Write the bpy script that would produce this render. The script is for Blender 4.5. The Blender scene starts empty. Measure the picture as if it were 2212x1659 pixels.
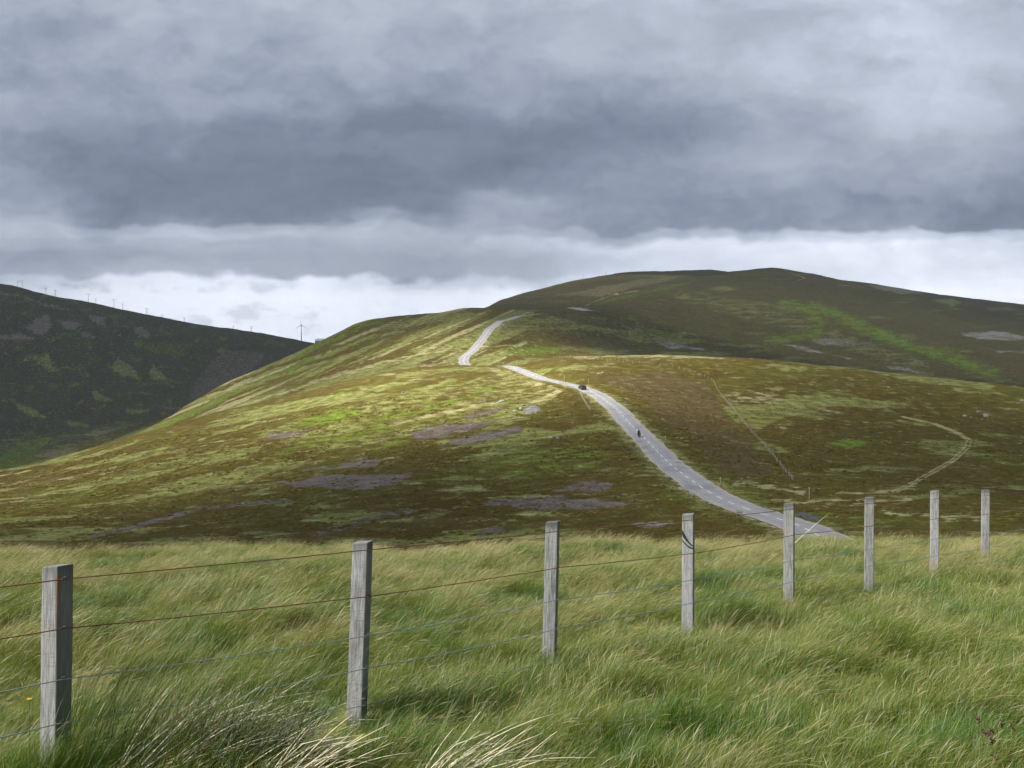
import bpy, bmesh, math, random
import numpy as np
from mathutils import Vector, Matrix, Euler

random.seed(7)
rng = np.random.default_rng(11)
SC = bpy.context.scene
COL = SC.collection

# ------------------------------------------------------------------ camera, world, sun, exposure
F, UC, VH = 2050.0, 1106.0, 880.0          # survey units of the photograph: focal length, centre column, eye-level row
cam_d = bpy.data.cameras.new('camera')
cam_d.sensor_width = 36.0
cam_d.lens = 36.0 * F / 2212.0
cam_d.shift_y = (VH - 829.5) / 2212.0
cam_d.clip_start, cam_d.clip_end = 0.1, 60000.0
cam = bpy.data.objects.new('camera', cam_d)
cam.rotation_euler = (math.radians(90), 0, 0)
COL.objects.link(cam)
SC.camera = cam

SUN_EL, SUN_AZ = math.radians(47), math.radians(-106)      # azimuth clockwise from +Y
SDIR = np.array([math.sin(SUN_AZ) * math.cos(SUN_EL), math.cos(SUN_AZ) * math.cos(SUN_EL), math.sin(SUN_EL)])
SUN_E = 5.0
world = bpy.data.worlds.new('World')
SC.world = world
world.use_nodes = True
wn = world.node_tree.nodes
wl = world.node_tree.links
wn.clear()
wo = wn.new('ShaderNodeOutputWorld')
wb = wn.new('ShaderNodeBackground')
ws = wn.new('ShaderNodeTexSky')
ws.sky_type = 'NISHITA'
ws.sun_disc = False
ws.sun_elevation = SUN_EL
ws.sun_rotation = SUN_AZ
ws.altitude = 600
wb.inputs['Strength'].default_value = 0.10
wl.new(ws.outputs[0], wb.inputs[0])
wl.new(wb.outputs[0], wo.inputs[0])
sun_d = bpy.data.lights.new('sun', 'SUN')
sun_d.energy = SUN_E
sun_d.angle = math.radians(0.53)
sun_d.color = (1.0, 0.955, 0.87)
sun = bpy.data.objects.new('sun', sun_d)
sun.rotation_euler = Vector(SDIR).to_track_quat('Z', 'Y').to_euler()
sun.location = (-300, -80, 300)
COL.objects.link(sun)
SC.view_settings.view_transform = 'Standard'
SC.view_settings.look = 'None'
SC.view_settings.gamma = 1.0
SC.view_settings.use_curve_mapping = False
SC.view_settings.exposure = 1.22
EXPF = 2 ** 1.22
SC.render.engine = 'CYCLES'
cy = SC.cycles
cy.max_bounces = 3
cy.diffuse_bounces = 2
cy.glossy_bounces = 2
cy.transmission_bounces = 2
cy.transparent_max_bounces = 8
cy.volume_bounces = 1
cy.use_denoising = True
cy.use_adaptive_sampling = True
cy.adaptive_threshold = 0.02
cy.adaptive_min_samples = 12
world.cycles.sampling_method = 'NONE'        # the sky is nearly all behind cloud
cy.sample_clamp_indirect = 8.0

# ------------------------------------------------------------------ helpers
def tag(o, label=None, cat=None, group=None, kind=None):
    if label: o['label'] = label
    if cat: o['category'] = cat
    if group: o['group'] = group
    if kind: o['kind'] = kind
    return o

def link(o, parent=None):
    COL.objects.link(o)
    if parent is not None:
        o.parent = parent
    return o

def empty(name, loc=(0, 0, 0), rz=0.0):
    o = bpy.data.objects.new(name, None)
    o.empty_display_size = 0.2
    o.location = loc
    o.rotation_euler = (0, 0, rz)
    return link(o)

def mesh_obj(name, verts, faces, mat=None, parent=None, smooth=False):
    me = bpy.data.meshes.new(name)
    me.from_pydata([tuple(v) for v in verts], [], [tuple(f) for f in faces])
    me.update()
    if mat: me.materials.append(mat)
    if smooth:
        me.polygons.foreach_set('use_smooth', [True] * len(me.polygons))
    o = bpy.data.objects.new(name, me)
    return link(o, parent)

def np_mesh(name, co, quads, smooth=True):
    """big mesh straight from arrays (quads or tris)"""
    me = bpy.data.meshes.new(name)
    n, k = quads.shape
    me.vertices.add(len(co))
    me.vertices.foreach_set('co', np.ascontiguousarray(co, dtype=np.float32).ravel())
    me.loops.add(n * k)
    me.loops.foreach_set('vertex_index', np.ascontiguousarray(quads, dtype=np.int32).ravel())
    me.polygons.add(n)
    me.polygons.foreach_set('loop_start', np.arange(0, n * k, k, dtype=np.int32))
    me.polygons.foreach_set('use_smooth', np.full(n, smooth, dtype=bool))
    me.update(calc_edges=True)
    return me

def grid_quads(nr, nc):
    i = np.arange(nr - 1)[:, None] * nc + np.arange(nc - 1)[None, :]
    i = i.ravel()
    return np.stack([i, i + 1, i + nc + 1, i + nc], 1)

def fattr(me, name, arr):
    a = me.attributes.new(name, 'FLOAT', 'POINT')
    a.data.foreach_set('value', np.ascontiguousarray(arr, dtype=np.float32).ravel())

def cattr(me, name, arr):
    a = me.attributes.new(name, 'FLOAT_COLOR', 'POINT')
    a.data.foreach_set('color', np.ascontiguousarray(arr, dtype=np.float32).ravel())

# numpy gradient noise
_P = np.random.default_rng(5).permutation(512)
_P = np.concatenate([_P, _P, _P])
_G = np.random.default_rng(6).normal(size=(512, 2))
_G /= np.linalg.norm(_G, axis=1)[:, None]
def perlin(x, y, seed=0):
    x = np.asarray(x, dtype=np.float64) + seed * 17.31
    y = np.asarray(y, dtype=np.float64) - seed * 9.77
    xi, yi = np.floor(x).astype(np.int64), np.floor(y).astype(np.int64)
    xf, yf = x - xi, y - yi
    u, v = xf * xf * xf * (xf * (xf * 6 - 15) + 10), yf * yf * yf * (yf * (yf * 6 - 15) + 10)
    def g(ix, iy, dx, dy):
        h = _P[(_P[ix & 511] + (iy & 511))] & 511
        return _G[h, 0] * dx + _G[h, 1] * dy
    a = g(xi, yi, xf, yf); b = g(xi + 1, yi, xf - 1, yf)
    c = g(xi, yi + 1, xf, yf - 1); d = g(xi + 1, yi + 1, xf - 1, yf - 1)
    return (a + u * (b - a)) * (1 - v) + (c + u * (d - c)) * v
def fbm(x, y, oct=4, seed=0, gain=0.5):
    s, a, t = 0.0, 1.0, 0.0
    for k in range(oct):
        s = s + a * perlin(x * 2 ** k, y * 2 ** k, seed + k * 3)
        t += a
        a *= gain
    return s / t * 1.6
def sstep(a, b, x):
    t = np.clip((x - a) / (b - a), 0, 1)
    return t * t * (3 - 2 * t)

# node helpers
def new_mat(name):
    m = bpy.data.materials.new(name)
    m.use_nodes = True
    m.node_tree.nodes.clear()
    return m
class NT:
    def __init__(s, mat):
        s.n, s.l = mat.node_tree.nodes, mat.node_tree.links
    def add(s, t, ins=None, **kw):
        nd = s.n.new('ShaderNode' + t)
        for k, v in kw.items():
            setattr(nd, k, v)
        for k, v in (ins or {}).items():
            s.set(nd.inputs[k], v)
        return nd
    def set(s, sock, v):
        if isinstance(v, bpy.types.NodeSocket): s.l.new(v, sock)
        elif isinstance(v, (tuple, list)) and sock.type == 'RGBA' and len(v) == 3: sock.default_value = (*v, 1)
        else: sock.default_value = v
    def math(s, op, a, b=0.0, clamp=False):
        nd = s.add('Math', operation=op, use_clamp=clamp)
        s.set(nd.inputs[0], a); s.set(nd.inputs[1], b)
        return nd.outputs[0]
    def mix(s, f, a, b):
        nd = s.add('Mix', data_type='RGBA')
        s.set(nd.inputs[0], f); s.set(nd.inputs[6], a); s.set(nd.inputs[7], b)
        return nd.outputs[2]
    def ramp(s, v, a, b):
        nd = s.add('MapRange', {'Value': v, 'From Min': a, 'From Max': b}, interpolation_type='SMOOTHSTEP')
        return nd.outputs[0]
    def noise(s, scale, vec=None, detail=4.0, rough=0.55, dist=0.0):
        nd = s.add('TexNoise', {'Scale': scale, 'Detail': detail, 'Roughness': rough, 'Distortion': dist})
        if vec is not None: s.l.new(vec, nd.inputs['Vector'])
        return nd.outputs[0]
    def attr(s, name, kind='GEOMETRY'):
        return s.add('Attribute', attribute_name=name, attribute_type=kind)
    def out(s, surf):
        o = s.add('OutputMaterial')
        s.l.new(surf, o.inputs[0])
        return o

def plain(name, col, rough=0.7, metal=0.0, var=0.15, scale=20.0, bump=0.0, spec=0.5, coat=0.0):
    """procedural one-material surface: base colour broken up by noise"""
    m = new_mat(name); t = NT(m)
    co = t.add('TexCoord').outputs['Object']
    n = t.noise(scale, co, 5)
    f = t.math('MULTIPLY_ADD', n, 1.0); t.n[-1].inputs[2].default_value = 0.0
    lo = tuple(c * (1 - var) for c in col); hi = tuple(min(1, c * (1 + var)) for c in col)
    c = t.mix(t.ramp(n, 0.3, 0.7), lo, hi)
    p = t.add('BsdfPrincipled', {'Base Color': c, 'Roughness': rough, 'Metallic': metal, 'Specular IOR Level': spec, 'Coat Weight': coat})
    if bump:
        b = t.add('Bump', {'Height': n, 'Strength': bump, 'Distance': 0.01})
        t.l.new(b.outputs[0], p.inputs['Normal'])
    t.out(p.outputs[0])
    return m
# ------------------------------------------------------------------ terrain: strata lines (column, distance, row) of the place
CURVES = [
 [(-1500,48,1340),(1500,48,1330),(3700,48,1310)],
 [(-1500,150,1250),(0,135,1168),(600,125,1168),(1100,118,1165),(1500,112,1162),(1800,104,1160),(2212,100,1148),(3700,100,1135)],
 [(-1500,190,1200),(0,170,1130),(300,165,1125),(700,160,1105),(1106,155,1085),(1540,152,1068),(1800,150,1077),(2212,150,1085),(3700,150,1090)],
 [(-1500,230,1170),(0,215,1098),(300,210,1080),(600,205,1050),(900,200,1022),(1200,200,1002),(1430,200,988),(1700,195,1015),(2000,195,1030),(2212,195,1035),(3700,195,1050)],
 [(-1500,280,1140),(0,260,1062),(300,260,1020),(600,262,975),(900,262,935),(1150,262,908),(1340,265,895),(1500,262,918),(1700,255,945),(2000,255,965),(2212,255,975),(3700,255,1000)],
 [(-1500,330,1120),(0,305,1034),(330,320,955),(600,325,905),(900,325,858),(1150,325,848),(1262,326,836),(1400,325,845),(1550,325,862),(1750,320,885),(2000,315,905),(2212,315,915),(3700,300,960)],
 [(-1500,370,1110),(0,345,1015),(330,375,930),(560,395,868),(700,405,835),(860,425,800),(985,440,790),(1100,440,789),(1230,440,771),(1400,430,767),(1600,420,775),(1800,410,793),(2000,405,815),(2212,400,835),(2600,390,880),(3700,380,950)],
 [(-1500,470,1140),(0,450,1060),(330,470,960),(700,490,850),(860,490,812),(985,495,800),(1100,500,803),(1230,520,800),(1400,560,800),(1800,560,830),(2212,560,870),(3700,560,960)],
 [(-1500,560,1130),(0,540,1050),(330,545,945),(500,550,885),(700,555,832),(860,560,798),(1000,562,787),(1100,575,779),(1230,600,775),(1400,640,780),(1600,640,790),(1800,640,815),(2212,640,850),(3700,640,950)],
 [(-1500,680,1125),(0,660,1045),(330,650,932),(500,660,850),(600,665,815),(700,670,780),(820,680,738),(1000,690,702),(1065,690,703),(1150,700,722),(1230,710,735),(1400,760,752),(1600,760,770),(1800,780,795),(2212,780,835),(3700,780,930)],
 [(-1500,900,1110),(0,900,1014),(100,880,992),(200,850,966),(330,790,922),(400,780,880),(500,790,822),(600,800,780),(690,810,738),(810,820,688),(864,830,684),(940,845,676),(1020,855,665),(1100,860,671),(1170,840,676),(1300,860,683),(1400,900,705),(1600,920,738),(1800,940,768),(2000,950,795),(2212,950,818),(3700,950,900)],
 [(-1500,1150,1040),(0,1130,952),(100,1120,938),(200,1110,922),(330,1060,905),(500,980,860),(690,980,765),(820,990,702),(1000,1020,676),(1100,1050,664),(1170,1080,663),(1300,1100,655),(1400,1150,665),(1600,1200,690),(1800,1200,720),(2000,1200,750),(2212,1200,780),(3700,1200,870)],
 [(-1500,1400,850),(0,1340,830),(200,1330,828),(400,1300,830),(500,1300,815),(600,1300,795),(690,1300,775),(820,1350,735),(1000,1400,682),(1100,1500,649),(1190,1600,632),(1300,1600,622),(1400,1600,625),(1600,1650,640),(1800,1650,665),(2000,1650,700),(2212,1650,738),(3700,1600,830)],
 [(-1500,1700,480),(0,1700,613),(120,1700,640),(350,1700,685),(450,1700,705),(570,1700,720),(675,1700,741),(820,1750,765),(1000,1850,700),(1083,2000,649),(1177,2150,622),(1261,2200,603),(1358,2250,592),(1522,2300,592),(1670,2300,578),(1730,2300,588),(1810,2250,604),(2000,2200,646),(2212,2150,698),(3700,2000,800)],
 [(-1500,2300,600),(0,2300,700),(675,2300,790),(1000,2500,720),(1190,2800,640),(1261,2850,608),(1358,2950,589),(1440,3000,586),(1530,3000,584),(1670,3000,600),(1810,3100,605),(2000,3200,632),(2212,3200,658),(3700,3000,780)],
 [(-1500,4500,840),(3700,4500,840)],
 [(-1500,5200,870),(3700,5200,870)],
]
def pchip_d(x, y):
    """slopes of a monotone cubic along axis 0"""
    h = np.diff(x, axis=0); m = np.diff(y, axis=0) / h
    d = np.zeros_like(y)
    w1, w2 = 2 * h[1:] + h[:-1], h[1:] + 2 * h[:-1]
    with np.errstate(divide='ignore', invalid='ignore'):
        dd = (w1 + w2) / (w1 / m[:-1] + w2 / m[1:])
    d[1:-1] = np.where(m[:-1] * m[1:] > 0, dd, 0.0)
    d[0], d[-1] = m[0], m[-1]
    return d
def herm(x, y, d, i, xq):
    j = np.arange(x.shape[1])[None, :] if x.ndim == 2 else None
    def g(a, ii): return np.take_along_axis(a, ii, 0) if a.ndim == 2 else a[ii]
    x0, x1 = g(x, i), g(x, i + 1); h = x1 - x0; t = (xq - x0) / h
    y0, y1, d0, d1 = g(y, i), g(y, i + 1), g(d, i), g(d, i + 1)
    return (2*t**3-3*t**2+1)*y0 + (t**3-2*t**2+t)*h*d0 + (-2*t**3+3*t**2)*y1 + (t**3-t**2)*h*d1
def pchip1(xk, yk, xq):
    xk, yk = np.asarray(xk, float), np.asarray(yk, float)
    if len(xk) == 2: return np.interp(xq, xk, yk)
    d = pchip_d(xk[:, None], yk[:, None])[:, 0]
    q = np.clip(xq, xk[0], xk[-1])
    i = np.clip(np.searchsorted(xk, q) - 1, 0, len(xk) - 2)
    return herm(xk, yk, d, i, q)

Y0 = 24.0
def near_z(x, y):
    """the grassy knoll the photographer stands on"""
    r = np.sqrt(x * x + y * y)
    return -2.36 - 0.048 * (y - 5.8) - 0.004 * np.maximum(0, y - 14) ** 2 + 0.011 * x + 0.10 * fbm(x * 0.35, y * 0.35, 3, 40) + 0.11 * fbm(x * 0.9, y * 0.9, 2, 41) + 0.22 * fbm(x * 0.28, y * 0.2, 2, 42) * np.clip((y - 12) / 8, 0, 1) + 0.26 * np.exp(-((x + 2.2) ** 2 / 1.5 + (y - 5.45) ** 2 / .35)) + 0.16 * np.exp(-((x + .5) ** 2 / .3 + (y - 5.15) ** 2 / .25))

def profile(us):
    """knots of ln(distance) and row for each column"""
    L = [np.full(len(us), math.log(Y0))]
    xk = (us - UC) / F * Y0
    V = [VH - F * near_z(np.clip(xk, -30, 30), np.full(len(us), Y0)) / Y0]
    for c in CURVES:
        c = np.array(c, float)
        L.append(np.log(pchip1(c[:, 0], c[:, 1], us)))
        V.append(pchip1(c[:, 0], c[:, 2], us))
    return np.array(L), np.array(V)
def row_at(us, lny):
    """row of the ground for columns us (n) at ln distances (m, n)"""
    L, V = profile(us)
    D = pchip_d(L, V)
    i = np.zeros(lny.shape, dtype=np.int64)
    for k in range(1, len(L) - 1):
        i += lny >= L[k][None, :]
    return herm(L, V, D, i, np.clip(lny, L[0][None, :], L[-1][None, :]))

def relief(x, y):
    """small-scale unevenness of the moor (metres)"""
    r = np.hypot(x, y)
    w = sstep(40, 110, r)
    a = 0.9 * fbm(x / 38, y / 38, 4, 3) * np.clip(r / 350, 0.35, 2.0)
    b = 5.0 * fbm(x / 210, y / 210, 4, 9) * sstep(800, 1500, r) - 9.0 * np.abs(fbm(x / 130 + .3 * y / 130, y / 420, 3, 10)) * sstep(1000, 1250, r) * sstep(1750, 1500, r)
    c = 0.22 * fbm(x / 4.5, y / 4.5, 3, 14) * sstep(900, 300, r)
    # gullies running down the far slopes
    return w * (a + b + c)

# grid: rows in distance, columns spreading with distance
rows = np.concatenate([np.arange(-14, 3, 1.0), np.linspace(3, Y0, 60)[:-1],
                       np.exp(np.linspace(math.log(Y0), math.log(95), 40))[:-1],
                       np.exp(np.linspace(math.log(95), math.log(1000), 520))[:-1],
                       np.exp(np.linspace(math.log(1000), math.log(3400), 190))[:-1],
                       np.exp(np.linspace(math.log(3400), math.log(5150), 12))])
cs = np.concatenate([np.linspace(-1.27, -0.62, 70)[:-1], np.linspace(-0.62, 0.62, 780), np.linspace(0.62, 1.27, 70)[1:]])
NR, NC = len(rows), len(cs)
GY = np.repeat(rows[:, None], NC, 1)
GX = cs[None, :] * (np.maximum(rows, 0) + 26 * np.exp(-np.maximum(rows, 0) / 30.0))[:, None]
US = UC + F * cs                                     # column for far rows
GUx = UC + F * GX / np.maximum(GY, 1.0)
far = GY >= Y0
GZ = near_z(GX, GY)
ufar = np.clip(UC + F * GX / np.maximum(GY, 1), -1500, 3700)
# columns drift a little near the camera: evaluate the profile on straight columns, then resample sideways
ug = np.linspace(-1500, 3700, 1300)
fr = np.where(rows >= Y0)[0]
lr = np.log(rows[fr])
VG = row_at(ug, np.repeat(lr[:, None], len(ug), 1))
for k, r in enumerate(fr):
    GZ[r] = rows[r] * (VH - np.interp(ufar[r], ug, VG[k])) / F
GZ = GZ + relief(GX, GY)

def base_height(x, y):
    """ground height by bilinear look-up (vector)"""
    x, y = np.atleast_1d(np.asarray(x, float)), np.atleast_1d(np.asarray(y, float))
    ri = np.clip(np.searchsorted(rows, y) - 1, 0, NR - 2)
    t = np.clip((y - rows[ri]) / (rows[ri + 1] - rows[ri]), 0, 1)
    w = lambda yy: np.maximum(yy, 0) + 26 * np.exp(-np.maximum(yy, 0) / 30.0)
    out = 0
    for rr, tt in ((ri, 1 - t), (ri + 1, t)):
        c = np.clip(x / w(rows[rr]), cs[0], cs[-1])
        ci = np.clip(np.searchsorted(cs, c) - 1, 0, NC - 2)
        s = (c - cs[ci]) / (cs[ci + 1] - cs[ci])
        out = out + tt * (GZ[rr, ci] * (1 - s) + GZ[rr, ci + 1] * s)
    return out
def spot(u, v, ymin=60.0, ymax=5000.0):
    """the visible point of the ground surveyed at photo column u, row v"""
    ys = np.exp(np.linspace(math.log(ymin), math.log(ymax), 2600))
    xs = (u - UC) / F * ys
    vv = VH - F * base_height(xs, ys) / ys
    k = np.where(vv <= v)[0]
    i = k[0] if len(k) else int(np.argmin(vv))
    return np.array([xs[i], ys[i], base_height(xs[i], ys[i])[0]])

# ------------------------------------------------------------------ the road: centre line, then a bench for it in the ground
def spline(pts, step):
    """Catmull-Rom through 3D points, resampled"""
    p = np.array(pts, float)
    p = np.vstack([2 * p[0] - p[1], p, 2 * p[-1] - p[-2]])
    out = []
    for i in range(1, len(p) - 2):
        n = max(2, int(np.linalg.norm(p[i + 1] - p[i]) / step))
        t = np.linspace(0, 1, n, endpoint=False)[:, None]
        a, b, c, d = p[i - 1], p[i], p[i + 1], p[i + 2]
        out.append(0.5 * ((2 * b) + (-a + c) * t + (2 * a - 5 * b + 4 * c - d) * t ** 2 + (-a + 3 * b - 3 * c + d) * t ** 3))
    out.append(p[-2][None, :])
    q = np.vstack(out)
    s = np.concatenate([[0], np.cumsum(np.linalg.norm(np.diff(q, axis=0), axis=1))])
    sq = np.arange(0, s[-1], step)
    return np.stack([np.interp(sq, s, q[:, k]) for k in range(3)], 1)
def smooth1(a, n):
    k = np.hanning(n + 2)[1:-1]; k /= k.sum()
    return np.convolve(np.pad(a, (n // 2, n - 1 - n // 2), mode='edge'), k, mode='valid')

road_px = [(1730,1136),(1660,1114),(1600,1096),(1540,1068),(1482,1030),(1432,988),(1383,937),(1343,896),(1312,868),(1290,852),(1262,838),(1225,830),(1182,821),(1142,807),(1112,796)]
R1 = [spot(u, v, 70, 445) for u, v in road_px]
R1 = [np.array([25.0, 62.0, 0]), np.array([30.5, 84.0, 0])] + R1
R2 = [spot(u, v, 545, 900) for u, v in [(1003,786),(1022,758),(1042,733),(1065,706),(1090,692),(1125,682),(1172,677)]]
road_pts = R1 + R2 + [np.array([R2[-1][0] + 60, R2[-1][1] + 55, 0]), np.array([R2[-1][0] + 150, R2[-1][1] + 80, 0])]
for p in road_pts: p[2] = 0
ROAD = spline(road_pts, 1.0)
ROAD[:, 0] = smooth1(ROAD[:, 0], 37); ROAD[:, 1] = smooth1(ROAD[:, 1], 37)
ROAD[:, 2] = smooth1(base_height(ROAD[:, 0], ROAD[:, 1]), 21)
RW = 3.0
LANES = []                                       # (centre line, half width) of every made surface the ground must carry
LANES.append((ROAD, RW + 0.9))
car_park = spline([spot(u, v, 600, 1300) * np.array([1, 1, 0]) for u, v in [(1238,664),(1256,668),(1278,673)]], 2.0)
car_park[:, 2] = smooth1(base_height(car_park[:, 0], car_park[:, 1]), 7)
side_track = spline([spot(u, v, 545, 800) * np.array([1, 1, 0]) for u, v in [(1046,750),(1066,749),(1095,746),(1130,744)]], 1.0)
side_track[:, 2] = smooth1(base_height(side_track[:, 0], side_track[:, 1]), 9)
LANES = [(side_track, 3.4), (car_park, 8.0)] + LANES      # the road last, so it keeps its bench at the junction

GD = np.full(GX.shape, 99.0)                     # distance to the road, kept for verges
for line, hw in LANES:
    lo, hi = line[:, :2].min(0) - 14, line[:, :2].max(0) + 14
    sel = np.where(((GX > lo[0]) & (GX < hi[0]) & (GY > lo[1]) & (GY < hi[1])).ravel())[0]
    px, py = GX.ravel()[sel], GY.ravel()[sel]
    zz = GZ.ravel()[sel].copy(); dd = np.full(len(sel), 1e9); zr = np.zeros(len(sel))
    for a in range(0, len(line), 1):
        d = np.hypot(px - line[a, 0], py - line[a, 1])
        m = d < dd
        dd[m] = d[m]; zr[m] = line[a, 2]
    w = 1 - sstep(hw + 0.3, hw + 6.5, dd)
    GZ.ravel()[sel] = zz * (1 - w) + (zr - 0.12) * w
    g = GD.ravel()
    g[sel] = np.minimum(g[sel], dd - hw + 0.9)
    GD = g.reshape(GD.shape)
GV = VH - F * GZ / np.maximum(GY, 1.0)           # surveyed row and column of every ground point
GU = UC + F * GX / np.maximum(GY, 1.0)
# ------------------------------------------------------------------ what grows where on the moor (masks carried by the ground mesh)
VEG = {k: np.zeros(GX.size, np.float32) for k in ('grass', 'pale', 'burnt', 'lush', 'gravel', 'brown', 'rock', 'heath')}
fx, fy, fu, fv = GX.ravel(), GY.ravel(), GU.ravel(), GV.ravel()
wob_u = (fbm(fx / (fy * 0.035 + 1), fy / (fy * 0.09 + 1), 2, 60) * 9 + fbm(fu / 22, fv / 7, 2, 61) * 6).astype(np.float32)
wob_v = (fbm(fu / 40, fv / 14, 3, 62) * 4.5).astype(np.float32)
wu, wv = fu + wob_u, fv + wob_v
fleck = (fbm(fu / 36, fv / 5.0, 3, 63) + .35 * fbm(fx / 3.5, fy / 6, 2, 64)).astype(np.float32)
def poly(cls, pts, s=1.0, yr=(60, 5200), soft=3.0, brk=0.0):
    p = np.array(pts, float)
    lo, hi = p.min(0) - 6, p.max(0) + 6
    k = np.where((wu > lo[0]) & (wu < hi[0]) & (wv > lo[1]) & (wv < hi[1]) & (fy > yr[0]) & (fy < yr[1]))[0]
    if not len(k): return
    x, y = wu[k], wv[k] 
    ins = np.zeros(len(k), bool); dist = np.full(len(k), 1e9)
    for (x0, y0), (x1, y1) in zip(p, np.roll(p, -1, 0)):
        c = (y0 > y) != (y1 > y)
        with np.errstate(divide='ignore', invalid='ignore'):
            ins ^= c & (x < (x1 - x0) * (y - y0) / (y1 - y0 + 1e-12) + x0)
        t = np.clip(((x - x0) * (x1 - x0) + (y - y0) * (y1 - y0)) / ((x1 - x0) ** 2 + (y1 - y0) ** 2 + 1e-9), 0, 1)
        dist = np.minimum(dist, np.hypot((x - x0 - t * (x1 - x0)) * 0.6, y - y0 - t * (y1 - y0)))
    sd = np.where(ins, dist, -dist)
    put(cls, k, s * sstep(-soft, soft, sd) * (1 - brk + brk * sstep(-.22, .25, fleck[k])))
def stroke(cls, pts, w, s=1.0, yr=(60, 5200), wob=1.0, soft=0.5, brk=0.35):
    p = np.array(pts, float)
    lo, hi = p.min(0) - w - 12, p.max(0) + w + 12
    k = np.where((fu > lo[0]) & (fu < hi[0]) & (fv > lo[1]) & (fv < hi[1]) & (fy > yr[0]) & (fy < yr[1]))[0]
    if not len(k): return
    x, y = fu[k] + wob * wob_u[k], fv[k] + wob * wob_v[k]
    dist = np.full(len(k), 1e9)
    for (x0, y0), (x1, y1) in zip(p[:-1], p[1:]):
        t = np.clip(((x - x0) * (x1 - x0) + (y - y0) * (y1 - y0)) / ((x1 - x0) ** 2 + (y1 - y0) ** 2 + 1e-9), 0, 1)
        dist = np.minimum(dist, np.hypot(x - x0 - t * (x1 - x0), y - y0 - t * (y1 - y0)))
    put(cls, k, s * (1 - sstep(w * 0.5 * soft, w * 0.5 * (2 - soft), dist)) * (1 - brk + brk * sstep(-.22, .25, fleck[k])))
def put(cls, k, val):
    val = val.astype(np.float32)
    for c in VEG:
        if c != cls: VEG[c][k] *= (1 - np.minimum(val, 1))
    VEG[cls][k] = np.maximum(VEG[cls][k], val)

# base growth: heather with grass in streaks that follow the slopes
crest = np.array(CURVES[6], float); foot = np.array(CURVES[1], float)
vc = pchip1(crest[:, 0], crest[:, 2], np.clip(fu, -1500, 3700)); vf = pchip1(foot[:, 0], foot[:, 2], np.clip(fu, -1500, 3700))
wst = (fv - vc) / (vf - vc)
front = (fy > 60) & (fy < 470)
st = fbm(fu / 330, wst * 10, 3, 20) * 1.0 + fbm(fx / 9, fy / 14, 3, 21) * 0.25
left = sstep(1330, 1180, fu)
VEG['grass'][:] = np.where(front, sstep(0.10, 0.38, st + 0.10 * left - 0.02), 0)
VEG['pale'][:] = np.where(front, (0.42 + .3 * left) * sstep(0.22, 0.5, fbm(fu / 280, wst * 17, 3, 24) * 0.8 + 0.3 * fbm(fx / 5, fy / 7, 2, 25)), 0)
VEG['lush'][:] = np.where(front, 0.45 * left * sstep(0.28, 0.55, fbm(fu / 240, wst * 14, 3, 27) + 0.2 * fbm(fx / 6, fy / 9, 2, 28)), 0)
# second slope beyond the dip: long stripes running down to the left
h2 = (fy >= 470) & (fy < 900) & (fu < 1135 + 40 * fbm(fv / 12, fy / 90, 2, 29))
ac = (fv + 0.42 * fu - 1150)
s2 = fbm(fu / 260, ac / 17, 3, 30)
VEG['grass'] = np.where(h2, sstep(-0.05, 0.22, s2 + 0.10), VEG['grass'])
VEG['pale'] = np.where(h2, 0.8 * sstep(0.12, 0.34, fbm(fu / 220, ac / 12, 3, 33)), VEG['pale'])
VEG['lush'] = np.where(h2, 0.8 * sstep(0.16, 0.36, fbm(fu / 240, ac / 14, 3, 35)) * sstep(700, 500, fu), VEG['lush'])
h3 = (fy >= 470) & ~h2 & (fu > 800)
VEG['grass'] = np.where(h3, 0.8 * sstep(0.15, 0.6, fbm(fu / 130, fv / 16, 4, 37) + 0.42 * sstep(1000, 760, fy)), VEG['grass'])
VEG['lush'] = np.where(h3, 0.35 * sstep(0.3, 0.6, fbm(fu / 80, fv / 9, 3, 38)), VEG['lush'])
hd = (fy > 950) & (fu < 800)
VEG['lush'] = np.where(hd, 0.5 * sstep(0.1, 0.5, fbm(fu / 26, fv / 18, 4, 45)), VEG['lush'])
VEG['grass'] = np.where(hd, 0.5 * sstep(0.25, 0.5, fbm(fu / 50, fv / 18, 4, 46)), VEG['grass'])
# flecks of bleached and green grass through the heather
reg = np.where(front, 1.0, 0.0)
VEG['pale'] = np.maximum(VEG['pale'], reg * (.5 - .22 * left) * sstep(.36, .66, fleck + .25 * fbm(fu / 90, fv / 25, 2, 65)))
VEG['grass'] = np.clip(VEG['grass'] * .78 + reg * .25 * fleck, 0, 1)
VEG['lush'] = np.clip(VEG['lush'] + np.where(VEG['lush'] > .1, .25 * fleck, 0), 0, 1)
for c in VEG: VEG[c] = VEG[c].astype(np.float32)

D = (950, 2000); FR = (70, 460); BH = (900, 3300); MID = (545, 1400)
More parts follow.
